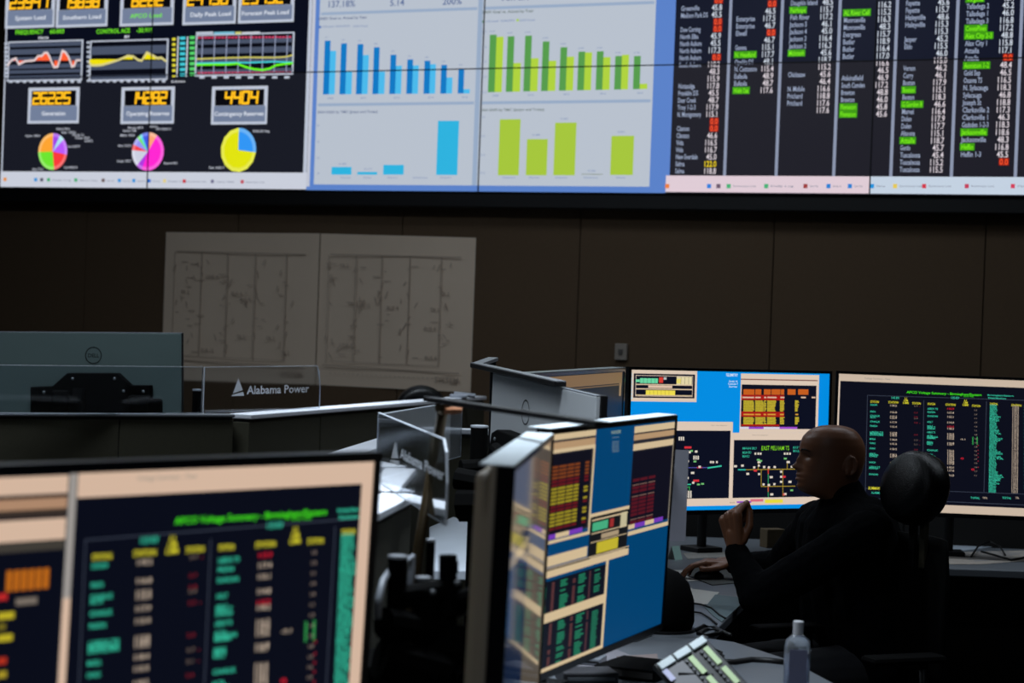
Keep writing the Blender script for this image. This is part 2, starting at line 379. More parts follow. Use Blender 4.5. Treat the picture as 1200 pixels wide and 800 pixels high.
def pie(cx, cy, rx, ry, sl):
    c = s.px(cx, cy); RX = s.px(cx+rx, cy)[0]-c[0]; RZ_ = s.px(cx, cy-ry)[1]-c[1]
    for a0, a1, col in sl:
        for r0, k, lay in ((1, 1.0, 5), (.82, 1.0, 6)):
            cc = tuple(int(v*.72+70) for v in col) if lay == 5 else col
            P = [c]+[(c[0]+RX*r0*math.sin(math.radians(a0+(a1-a0)*i/10)), c[1]+RZ_*r0*math.cos(math.radians(a0+(a1-a0)*i/10))) for i in range(11)]
            s.lpoly('pie_slice', em(cc, k), P, lay)
pie(62, 177.5, 17, 21.5, ((0, 28, (160, 70, 235)), (28, 48, (170, 225, 240)), (48, 100, (185, 90, 250)), (100, 172, (250, 60, 60)), (172, 268, (110, 230, 50)), (268, 360, (255, 165, 50))))
pie(173.5, 177.5, 18.8, 22.5, ((0, 33, (255, 165, 120)), (33, 200, (255, 40, 210)), (200, 222, (175, 60, 225)), (222, 274, (205, 208, 225)), (274, 292, (245, 70, 80)), (292, 316, (150, 150, 245)), (316, 326, (120, 235, 90)), (326, 336, (90, 215, 235)), (336, 360, (70, 90, 230))))
pie(279.5, 175.8, 20.8, 26, ((0, 96, (50, 150, 245)), (96, 356, (226, 228, 15)), (356, 360, (226, 228, 15))))
for a, b, y, tx in ((30, 47, 159, 'Hydro 100.0'), (66, 82, 151, 'Wind 78.5'), (72, 89, 155, 'Solar 1250.2'), (85, 99, 158, 'Purch 21'), (88, 105, 161.5, 'Other 32.0'), (99, 109, 165, 'Oil 87.2'), (79, 94, 171.5, 'Coal 6529.77'), (75, 91, 196, 'Gas 8522.5'), (38, 51, 198, 'Nuc 7312'),
                    (150, 168, 149.5, 'Bowen 2810'), (144, 160, 153, 'Gaston 1280'), (141, 158, 158.5, 'Miller 3520'), (138.5, 154, 170.5, 'Barry 3522.0'), (137, 154, 188.5, 'Gorgas 1302.7'), (174, 185, 148, 'Scherer'), (183, 201, 151, 'APC-4222.0 31'), (192, 208, 191, 'Reserve 90.2'), (296, 316, 153.5, '3322.20 Reg'), (245, 263, 196.3, 'Spin 4432.7')):
    s.text('pie_label', em((205, 210, 222), .9), tx, a, b, y, 2.6)
s.flush()

# middle display: four bar charts
t, s = wall_display(2, 'middle video wall screen with blue and green bar charts on pale panels')
s.lrect('screen_background', em((92, 132, 205), .95, True), 0, 0, 2*PW, 2*PH, 1)
s.lrect('window_border', em((205, 210, 225), .85), 0, 0.02, .022, 2*PH, 2)
pan = em((190, 199, 212), .93, True); sepm = em((158, 178, 206), .9); axt = em((130, 150, 190), .9)
xa, xb, xc, xd = s.px(370, 150)[0], s.px(555.5, 150)[0], s.px(561, 150)[0], s.px(763.5, 150)[0]
zb = s.px(560, 217.3)[1]
s.lrect('chart_panel', pan, xa, zb, xb, 2*PH, 2); s.lrect('chart_panel', pan, xc, zb, xd, 2*PH, 2); s.lrect('chart_panel', sepm, xb, zb, xc, 2*PH, 2)
z1 = s.px(560, 120.6)[1]; z2 = s.px(560, 10)[1]
for a, b in ((xa+.01, xb-.005), (xc+.005, xd-.01)):
    s.lrect('panel_divider', sepm, a, z1-.008, b, z1+.008, 3); s.lrect('panel_divider', sepm, a, z2-.008, b, z2+.008, 3)
KP = em((95, 115, 160), .9)
for tx, a, b, y in (('137.18%', 383.5, 416.5, 4.5), ('5.14', 457, 474, 3), ('200%', 518.5, 541.5, 1.5), ('98.72%', 587, 621, -3.5)): s.text('key_figure', KP, tx, a, b, y, 7.5)
DK = em((90, 105, 145), .9); DKg = em((95, 110, 105), .9)
s.text('chart_title', DK, 'SAIDI Goal vs. Actual by Year', 373.5, 430, 21, 3.2); s.text('chart_title', DKg, 'SAIFI Goal vs. Actual by Year', 565.5, 625.5, 13.5, 3.2)
s.text('chart_title', DK, '2024 SAIDI by TMC (Jeopo and Today)', 372, 443, 131, 2.9); s.text('chart_title', DKg, '2024 SAIFI by TMC (Jeopo and Today)', 562.5, 638, 128.5, 2.9)
s.text('chart_legend', axt, 'Goal SAIDI', 378, 410, 30.8, 2.2); s.text('chart_legend', axt, 'SAIDI Actual', 414, 431, 30.5, 2.2); s.rect('legend_dot', em((20, 90, 180), 1), 374, 30.5, 376.6, 33, 4)
s.text('chart_legend', axt, 'Goal SAIFI', 569, 603, 24.5, 2.2); s.text('chart_legend', axt, 'SAIFI Actual', 609, 627, 23.5, 2.2); s.rect('legend_dot', em((70, 120, 60), 1), 565.4, 24, 568, 26.6, 4); s.rect('legend_dot', em((165, 205, 40), 1), 605.4, 22.5, 608.2, 25, 4)
BD, BLt, GD, GLt, BT, YG = em((15, 120, 195), 1), em((75, 185, 235), 1), em((85, 155, 75), 1), em((175, 210, 60), 1), em((45, 178, 222), 1), em((165, 198, 58), 1)
q = 5.4545
for i, (x, td, tl) in enumerate(zip((160, 265, 370, 475, 582, 690, 800, 907, 1018), (260, 277, 282, 302, 350, 380, 388, 415, 437), (325, 460, 352, 458, 420, 418, 410, 495, 570))):
    xx = 350+(x+3)/q; bl = s.px(xx+6, 110.6-.13*i)[1]
    L = s.ploc(xx, td/q, xx+37/q, 100); s.lrect('chart_bar', BD, L[0], bl, L[2], L[3], 4)
    L2 = s.ploc(xx+37/q, tl/q, xx+74/q, 100); s.lrect('chart_bar', BLt, L[2], bl, L2[2], L2[3], 4)
    s.text('bar_value', axt, '%d' % random.randint(90, 160), xx+.8, xx+5, td/q-4, 1.7)
    if i % 2 == 0: s.text('axis_label', axt, str(2008+i), xx+4, xx+11, 115-.15*i, 2)
for i, (x, td, tl) in enumerate(zip((72, 186, 298, 411, 525, 640, 758, 876, 996), (222, 232, 228, 265, 302, 330, 328, 358, 358), (235, 403, 372, 388, 362, 335, 365, 350, 535))):
    xx = 560+x/q; bl = s.px(xx+7, 108-.45*i)[1]
    L = s.ploc(xx, td/q, xx+43/q, 100); s.lrect('chart_bar', GD, L[0], bl, L[2], L[3], 4)
    L2 = s.ploc(xx+43/q, tl/q, xx+88/q, 100); s.lrect('chart_bar', GLt, L[2], bl, L2[2], L2[3], 4)
    s.text('bar_value', axt, '0.%d' % random.randint(90, 99), xx+.6, xx+7, td/q-4, 1.7)
    if i % 2 == 0: s.text('axis_label', axt, str(2008+i), xx+4, xx+11, 112-.4*i, 2)
for (x0, x1, y0, y1) in ((108, 173, 239, 264), (192, 257, 255, 264), (277, 344, 232, 264), (453, 522, 88, 265)):
    s.rect('chart_bar', BT, 350+x0/2.79, 110+y0/2.79, 350+x1/2.79, 110+y1/2.79, 4)
for (x0, x1, y0, y1) in ((655, 723, 83, 266), (745, 813, 148, 266), (836, 906, 94, 266), (1021, 1095, 137, 265)):
    s.rect('chart_bar', YG, 350+x0/2.79, 110+y0/2.79, 350+x1/2.79, 110+y1/2.79, 4)
s.rect('chart_bar', em((150, 160, 150), .9), 681.5, 203.6, 706.5, 204.6, 4)
for a, b in ((400, 410), (427, 434), (455, 465), (485, 500), (517, 528), (590, 603), (621, 631), (652, 664), (685, 700), (723, 732)): s.text('axis_label', axt, 'District', a-1, b+1, 208, 1.9)
for a, y in ((400, 192), (430, 198), (520, 145.5), (595, 145), (627, 158), (660, 139), (692, 200), (727, 154.5)): s.text('bar_value', em((215, 225, 235), 1) if a in (520, 595) else axt, '0.%d' % random.randint(12, 99), a-3, a+6, y, 2)
for y in (147, 166, 185, 203): s.text('axis_label', axt, '20', 371.5, 374.5, y, 2); s.text('axis_label', axt, '0.2', 563, 568.5, y-10+(y-147)*.17, 2)
for y in (37, 55, 72, 90, 108): s.text('axis_label', axt, '0.2', 565, 570.5, y, 2)
s.flush()

# right display: station lists
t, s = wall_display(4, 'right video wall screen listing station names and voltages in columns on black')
s.lrect('screen_background', em((13, 17, 36), 1, True), 0, PH, 2*PW, 2*PH, 1); s.lrect('screen_background', em((28, 27, 36), 1, True), 0, 0, 2*PW, PH, 1)  # lower panels glow brighter: room light reflection put into their emission
ztask = s.px(990, 206.5)[1]
s.lrect('task_bar', em((228, 208, 218), .95, True), 0, .006, PW, ztask, 2); s.lrect('task_bar', em((200, 214, 230), .95, True), PW, .006, 2*PW, ztask, 2)
s.lrect('window_border', em((95, 135, 210), .9), 0, ztask, .02, 2*PH, 2)
divx = [s.px(x, 100)[0] for x in (853, 913.5, 981, 1048, 1119, 1194)]
for x in divx: s.lrect('column_line', em((150, 160, 185), .85), x-.008, ztask, x+.008, 2*PH, 2)
for x, c in ((782, (240, 130, 60)), (831, (40, 130, 225)), (842, (110, 90, 110)), (854, (70, 180, 120)), (898, (70, 180, 120)), (944, (160, 60, 60)), (971, (30, 130, 215)), (996, (30, 130, 215)), (1022, (30, 150, 225)), (1049, (235, 205, 80)), (1083, (215, 50, 70)), (1133, (200, 60, 90)), (1187, (215, 60, 90))):
    s.rect('task_icon', em(c, .95), x-2.4, 215.5, x+2.4, 220.5, 3)
    if x > 850: s.text('task_text', em((130, 135, 155), .9), random.choice(['Summary List', 'Open Files', 'Daily Log', 'Alarm View']), x+5, x+(15 if 940 < x < 1040 else 32), 218, 1.9)
RED = em((255, 85, 45), 1.05); GR2 = em((125, 240, 25), 1); NM = em((165, 178, 205), .9); VA = em((225, 215, 222), .95); VA2 = em((212, 220, 232), .95); YL = em((245, 215, 20), 1)
cols = [
 (795, 843, 1, 8.3, ['', 'Greenville', 'Madison Park DS', '', 'Dow Corning', 'North Elba', 'North Auburn', 'North Auburn', 'North Auburn', 'South Auburn', '', '', 'Notasulga', 'Franklin DS', 'Deer Creek', 'Troy 1-2-3', 'N. Montgomery', '', 'Clanton', 'Clanton', 'Vida', 'Vida', 'New Everdale', 'Selma', 'Selma'], [0, 3, 4, 8, 17, 18], [], [23]),
 (860, 906, 5, 8.4, ['', '', 'Enterprise', 'Enterprise', 'Elwell', '', 'Geneva', '*N. Headland', 'Opelika DS', 'N. Cottonton', 'Eufaula', 'Eufaula', '*Webb Oak'], [0, 4], [], []),
 (923, 973, 3, 8.4, ['Dauphin Island', '*Fairhope', 'Fish River', 'Jackson 5', 'Jackson 4', 'Jackson 3', 'Jackson 2', '*McIntosh', '', '', 'Chickasaw', '', 'N. Mobile', 'Prichard', 'Prichard', ''], [], [], []),
 (986, 1041, 6, 8.5, ['', '*AL River Cell', 'Monroeville', 'Monroeville', 'Evergreen', 'Butler', 'Butler', 'Butler', '', '', 'Atkinsfield', 'South Camden', 'Brewton', 'Brewton', '*Flomaton', '*Flomaton'], [], [], []),
 (1058, 1109, 3, 8.5, ['Fayette', 'Fayette', 'Haleyville', 'Haleyville', '', 'Jasper', 'Eldo', '', '', 'Vernon', 'Curry', 'Boston', '*Boston', 'Boston', '*G.Gordon B', 'Marvel', 'Dolen', 'Dolen', 'Altoona', '*Attalla', 'Gordo', 'Tuscaloosa', 'Tuscaloosa', 'Tuscaloosa'], [], [], []),
 (1129, 1185, -2, 8.7, ['*Virginia', 'Talladega 2', 'Talladega 1', 'Talladega 3', '*CoosaPines', '*Alex City 2-3', 'Alex City 1', 'Attalla', 'Attalla', '*Anniston 1-2', 'Gold Sep', 'Oxanna TS', 'N. Sylacauga', 'Sylacauga', 'Joseph St', 'Clarksville 2', 'Clarksville 1', 'Gadsden 1-2-3', '*Jacksonville', 'Jacksonville', '*Heflin', 'Heflin 1-3', ''], [8, 22], [], [])]
for (xn, xv, y0, dy, names, red, _, yel) in cols:
    XN = s.px(xn, 100)[0]; XV = s.px(xv, 100)[0]
    for i, nme in enumerate(names):
        y = y0+dy*i; z = s.px((xn+xv)/2, y)[1]
        if z < ztask+.02: continue
        if nme:
            g = nme[0] == '*'; nme = nme.strip('*')
            s.ltext('station_name', GR2 if g else NM, nme, XN, z, .036, min(.0102*len(nme), .15), 'l', 3)
            if g: s.lrect('name_highlight', em((70, 170, 10), .8), XN-.006, z-.018, XN+min(.0102*len(nme), .15)+.006, z+.018, 2)
        v = '0.0' if i in red else random.choice(['115.%d', '116.%d', '117.%d', '45.%d', '46.%d', '48.%d', '118.%d']) % random.randint(0, 9)
        if i in red: s.lrect('value_highlight', em((150, 30, 20), .8), XV-.046, z-.018, XV+.004, z+.018, 2)
        if i in yel: v = '122.0'
        s.ltext('station_value', RED if i in red else (YL if i in yel else (VA2 if z > PH else VA)), v, XV, z, .042, .0142*len(v), 'r', 3)
s.flush()

# ------------------------------------------------------------------ things on the wall
def sheet(x0, x1, y0l, y0r, y1l, y1r, label, seed):
    a = wall_t(x0, y0l); b = wall_t(x1, y0r); c = wall_t(x1, y1r); d = wall_t(x0, y1l)
    t = thing('drawing_sheet', label, 'drawing', WM @ T((a[0]+b[0])/2, WB-.006, min(c[1], d[1])))
    ox = (a[0]+b[0])/2; oz = min(c[1], d[1]); n = 14; bb = B(); vs = []
    for j in range(2):
        for i in range(n+1):
            f = i/n; X = a[0]+(b[0]-a[0])*f-ox; Zt = a[1]+(b[1]-a[1])*f-oz; Zb = d[1]+(c[1]-d[1])*f-oz
            yy = -.006*math.sin(f*math.pi*2+seed)
            vs.append((X, yy, Zt if j == 0 else Zb))
    bb.add(vs, [(i+n+1, i+n+2, i+1, i) for i in range(n)]); o = bb.obj('paper_sheet', mat('drawing_paper', (226, 206, 184), .9, noise=.05, nscale=4), t)
    so = o.modifiers.new('solid', 'SOLIDIFY'); so.thickness = .001
    s = Screen(t, T(0, -.014, 0)); ink = mat('pencil_grey_ink', (178, 160, 144), .9)
    w = b[0]-a[0]; h = a[1]-d[1]; rnd = random.Random(seed); hb = (d[1]+c[1])/2-oz
    def L(x0, z0, x1, z1, wd=.004): s.line('drawing_lines', ink, [(-w/2+x0*w, hb+z0*h), (-w/2+x1*w, hb+z1*h)], wd, 1)
    L(.08, .86, .92, .86, .006); L(.05, .13, .93, .12, .006); L(.07, .86, .07, .13, .003); L(.1, .16, .8, .16, .003)
    for fx in (.25, .42, .60, .8): L(fx, .86 if seed else .7, fx, .16, .005)
    for k in range(70):
        fx = rnd.choice((.25, .42, .6, .8, .12))+rnd.uniform(-.06, .06); fz = rnd.uniform(.18, .8)
        if rnd.random() < .5: L(fx, fz, fx+rnd.uniform(.01, .05), fz, .004)
        else: L(fx, fz, fx+rnd.uniform(-.02, .02), fz+rnd.uniform(.02, .05), .005)
    for k in range(26): L(.1+k*.03, .08, .115+k*.03, .08, .003)
    for k in range(8): s.ltext('drawing_text', ink, rnd.choice(['SUB 12', 'LINE A', 'BUS 4', 'TR 2']), -w/2+rnd.uniform(.1, .8)*w, hb+rnd.uniform(.2, .8)*h, .03, None, 'l', 1)
    s.ltext('drawing_text', ink, 'SYSTEM', -w/2+.78*w, hb+.075*h, .045, None, 'l', 1)
    s.flush()
sheet(196, 376, 272, 273.5, 445, 451, 'left pale engineering drawing sheet pinned on the brown wall', 1)
sheet(376.2, 558, 273.5, 278.5, 451, 460, 'right pale engineering drawing sheet pinned on the brown wall', 4)
a = wall_t(729, 413)
t = thing('wall_switch', 'small grey wall box on the brown wall above the monitors', 'wall switch', WM @ T(a[0], WB, a[1]-.04))
B().box(-.035, .035, -.022, 0, 0, .088).obj('box', mat('grey_box', (150, 142, 132), .6), t, bevel=.004)
B().box(-.012, .012, -.028, -.022, .03, .058).obj('toggle', grey_plastic, t)

# ------------------------------------------------------------------ partitions
def strip(p0, p1, w):
    p0 = Vector(p0); p1 = Vector(p1); d = (p1-p0).normalized(); n = Vector((-d.y, d.x))*w/2
    return [tuple(p0+n), tuple(p1+n), tuple(p1-n), tuple(p0-n)]
def partition(p0, p1, w, label, zt=1.2, capm=cap_white, npan=2, ft=.020, fab=None):
    t = thing('console_partition', label, 'partition', T(*p0, 0))
    B().prism(strip(p0, p1, w), zt-ft, zt).obj('top_cap', capm, t, world=True, bevel=.004)
    p0v = Vector(p0); p1v = Vector(p1); d = (p1v-p0v)
    for k in range(npan):
        a = p0v+d*((k+.004)/npan); b = p0v+d*((k+.996)/npan)
        B().prism(strip(a, b, w-.02), .08, zt-ft-.012).obj('fabric_panel', fab or fabric_olive, t, world=True, bevel=.003)
    B().prism(strip(p0v+d*.002, p1v-d*.002, w-.035), .0, zt-ft).obj('frame', black_plastic, t, world=True)
    return t
A0 = atZ(275, 485, 1.2)
partition((-2.75, 7.62), (A0.x-.01, A0.y+.0), .06, 'dark low partition with thin grey cap in front of the silver monitor at left', capm=cap_grey, npan=4, ft=.012)
Bp = atZ(560, 463.5, 1.2)
partition((A0.x+.02, A0.y+.02), (Bp.x, Bp.y), .10, 'long olive partition with bright cap running back toward the wall drawings', npan=4)
partition((-.555, 6.10), (-.345, 7.95), .095, 'partition with broad white cap behind the clear corner screen', npan=2)
partition((-.33, 8.18), (.06, 8.22), .07, 'short partition with pale cap behind the black mounting pole', npan=1)
partition((-.555, 6.02), (-.262, 5.32), .085, 'white capped partition under the clear corner screen', npan=1)
partition((-.262, 5.24), (-.40, 4.02), .085, 'nearest olive partition with white cap beside the tall desk lamp', npan=2)
partition((.33, 9.08), (3.0, 9.02), .05, 'low dark partition behind the desk under the right monitors', zt=1.02, capm=black_plastic, npan=4, fab=mat('black_fabric', (22, 21, 20), .95))

# clear acrylic screens with the lettering
WHTP = mat('white_print', (205, 208, 212), .6)
def acrylic_panel(name, p0, p1, z0, z1, label, cham=0, logo=None, group=None, side_edge=True):
    p0 = Vector((*p0, z0)); p1 = Vector((*p1, z0)); w = (p1-p0).length; yaw = math.atan2(p1.y-p0.y, p1.x-p0.x)
    t = thing(name, label, 'screen guard', T(*p0) @ RZ(yaw)); h = z1-z0
    poly = [(0, 0), (w, 0), (w, h)] if not cham else [(0, 0), (w, 0), (w, h*.52), (w-cham, h)]
    poly.append((0, h))
    B().plate(poly, -.003, .003).obj('clear_panel', acrylic, t)
    e = B(); r = .0022
    top = [(0, h), (w-cham, h)]
    e.box(0, w-cham, -r, r, h, h+.002)
    if side_edge: e.box(-.002, 0, -r, r, 0, h)
    e.box(0, w, -r, r, 0, .002)
    if cham: e.tube([(w-cham, 0, h), (w-cham*.35, 0, h*.86), (w, 0, h*.5), (w, 0, 0)], .003, 6)
    else: e.box(w, w+.002, -r, r, 0, h)
    e.obj('polished_edge', edge_m, t)
    if logo:
        s = Screen(t, T(0, -.004, 0)); (ex0, ex1, ey0, ey1), (tx0, tx1, tx, ty, th) = logo
        x = s.px(ex0, ey1)[0]; x2 = s.px(ex1, ey1)[0]; zc = s.px(ex0, ey1)[1]; hh = s.px(ex0, ey0)[1]-zc; ww = x2-x
        s.lpoly('triangle_emblem', WHTP, [(x, zc), (x+ww, zc), (x+ww*.92, zc+hh*.22), (x+ww*.07, zc+hh*.07)], 1)
        s.lpoly('triangle_emblem', WHTP, [(x+ww*.12, zc+hh*.15), (x+ww*.88, zc+hh*.32), (x+ww*.5, zc+hh)], 1)
        zz = s.px(tx, ty)[1]; cap_h = s.px(tx, ty-th)[1]-zz; a0, a1 = s.px(tx0, ty)[0], s.px(tx1, ty)[0]
        s.ltext('lettering', WHTP, 'Alabama Power', a0, zz, cap_h/.7, a1-a0, 'l', 1)
        s.flush()
    return t
a = atZ(238, 484, 1.2); b = atZ(374, 478, 1.2)
acrylic_panel('acrylic_screen', (a.x, a.y), (b.x, b.y), 1.2, 1.383, 'clear acrylic screen with white triangle emblem and lettering on the left partition', .03, ((271, 286, 443, 464), (289.5, 362, 320, 456, 9.5)))
c = atZ(-30, 486, 1.2)
acrylic_panel('acrylic_screen', (c.x, c.y), (a.x-.01, a.y+.01), 1.2, 1.383, 'plain clear acrylic screen in front of the silver monitor back', 0, None)
acrylic_panel('acrylic_screen', (-.338, 5.6), (-.124, 4.5), 1.2, 1.375, 'clear acrylic corner screen with lettering beside the tall desk lamp', .06, ((457, 468, 514, 540), (469, 521, 472, 532, 12)))
acrylic_panel('acrylic_screen', (-.335, 5.62), (-.147, 6.63), 1.2, 1.37, 'clear acrylic side screen running back from the lettered corner screen', 0, None)

# ------------------------------------------------------------------ desks
def worktop(poly, z, label, m, th=.03, legs=(), name='desk'):
    t = thing(name, label, 'desk', T(poly[0][0], poly[0][1], 0))
    B().prism(poly, z-th, z).obj('worktop', m, t, world=True, bevel=.004)
    for a, b in legs: B().prism(strip(a, b, .03), 0, z-th).obj('leg_panel', black_plastic, t, world=True)
    return t
P = lambda px, py, z=.74: (atZ(px, py, z).x, atZ(px, py, z).y)
worktop([(-.10, 3.0), (1.35, 3.0), (1.2, 4.4), P(1000, 812), P(945, 783), P(917, 770), P(862, 752), (.59, 6.16), (.10, 6.12), (-.10, 5.3)], .74, 'nearer grey curved desk under the tilted blue monitor and hand gel bottle', worktop_m,
        legs=[((-.05, 3.1), (-.05, 5.2)), ((1.25, 3.1), (1.05, 4.4))])
worktop([(.12, 6.13), (.59, 6.17), P(842, 735), P(872, 704), (.84, 7.35), (1.02, 7.75), P(1010, 667), P(1085, 665), (1.94, 8.17), (2.9, 8.1), (2.9, 8.98), (.36, 9.02), (.12, 8.1), (.0, 7.3), (-.03, 6.5), (.0, 6.13)], .74, 'grey wraparound desk in front of the seated man', worktop_m,
        legs=[((.08, 6.2), (.1, 7.9)), ((2.8, 8.2), (2.8, 8.9)), ((1.4, 8.8), (2.7, 8.8))])
worktop([P(503, 617, .9), P(531, 605, .9), P(575, 617, .9), P(580, 668, .9), P(503, 668, .9)], .9, 'pale raised shelf seen between the tall lamp and the tall monitor edge', worktop_l, legs=[], name='raised_shelf')
t = bpy.data.objects['raised_shelf']; p = P(520, 650, .9)
B().box(-.03, .03, -.03, .03, 0, .87, T(p[0], p[1], 0)).obj('post', black_plastic, t, world=True)
worktop([(-2.0, 2.2), (-.15, 2.2), (-.15, 3.88), (-.5, 3.92), (-.95, 3.9), (-2.0, 3.6)], .74, 'dark desk under the large blurred foreground monitor', mat('charcoal_worktop', (22, 22, 24), .6), legs=[((-1.9, 2.3), (-1.9, 3.5)), ((-.3, 2.3), (-.3, 4.1))])
worktop([(-2.7, 7.75), (-1.12, 8.72), (-.95, 9.4), (-1.5, 9.9), (-3.2, 9.3)], .74, 'hidden desk behind the left partition carrying the silver monitor', worktop_m, legs=[((-2.7, 8.0), (-2.9, 9.2)), ((-1.3, 8.8), (-1.4, 9.6))])

# ------------------------------------------------------------------ monitors
MWD, MHT = .941, .529
def monitor(label, cx, cy, cz, yaw, tilt, w=MWD, h=MHT, desk=.74, back=silver, stand='stand', bez=.011, bezm=gloss_black, droop=0, thick=.02, name='monitor', housing=True, side=None, topm=None):
    M = T(cx, cy, desk) @ RZ(yaw); t = thing(name, label, 'monitor', M); z0 = cz-desk
    S = T(0, 0, z0) @ Matrix.Rotation(-tilt, 4, 'X') @ Matrix.Rotation(droop, 4, 'Y')
    W, H = w/2+bez, h/2+bez
    fr = B()
    fr.box(-W, W, -.004, thick, h/2, H, S); fr.box(-W, W, -.004, thick, -H-.006, -h/2, S); fr.box(-W, -w/2, -.004, thick, -h/2, h/2, S); fr.box(w/2, W, -.004, thick, -h/2, h/2, S)
    fr.obj('bezel', bezm, t)
    B().box(-w/2, w/2, .0002, .010, -h/2, h/2, S).obj('display', black_plastic, t)
    if topm: B().box(-W, W, -.002, thick+.03, H, H+.003, S).obj('top_cover', topm, t, bevel=.001)
    B().box(-W, W, thick, thick+.012, -H, H, S).obj('back_cover', back, t, bevel=.004)
    if housing: B().box(-W*.82, W*.82, thick+.010, thick+.045, -H*.9, H*.62 if housing is True else housing*H, S).obj('rear_housing', back if side is None else side, t, bevel=.012)
    if stand == 'stand':
        B().box(-.05, .05, thick+.04, thick+.075, -z0+.012, .05, None if False else T(0, 0, z0)).obj('stand_neck', black_plastic, t, bevel=.006)
        B().prism([(-.17, -.10), (.17, -.10), (.15, .16), (-.15, .16)], 0, .014).obj('stand_base', black_plastic, t, bevel=.004)
    elif stand == 'arm':
        B().box(-.06, .06, thick+.045, thick+.07, -.06, .06, S).obj('mount_plate', black_plastic, t, bevel=.004)
        B().tube([(0, thick+.06, z0), (.02, thick+.12, z0-.04), (0, thick+.15, z0-.05)], .02, 10).obj('mount_arm', black_plastic, t, smooth=True)
        B().tube([(0, thick+.15, 0.0), (0, thick+.15, z0+.02)], .019, 14).obj('pole', black_plastic, t)
        B().box(-.06, .06, thick+.09, thick+.21, 0, .02).obj('clamp', black_plastic, t, bevel=.004)
    return t, Screen(t, S)
DSPL = em((8, 10, 24), 1, True)

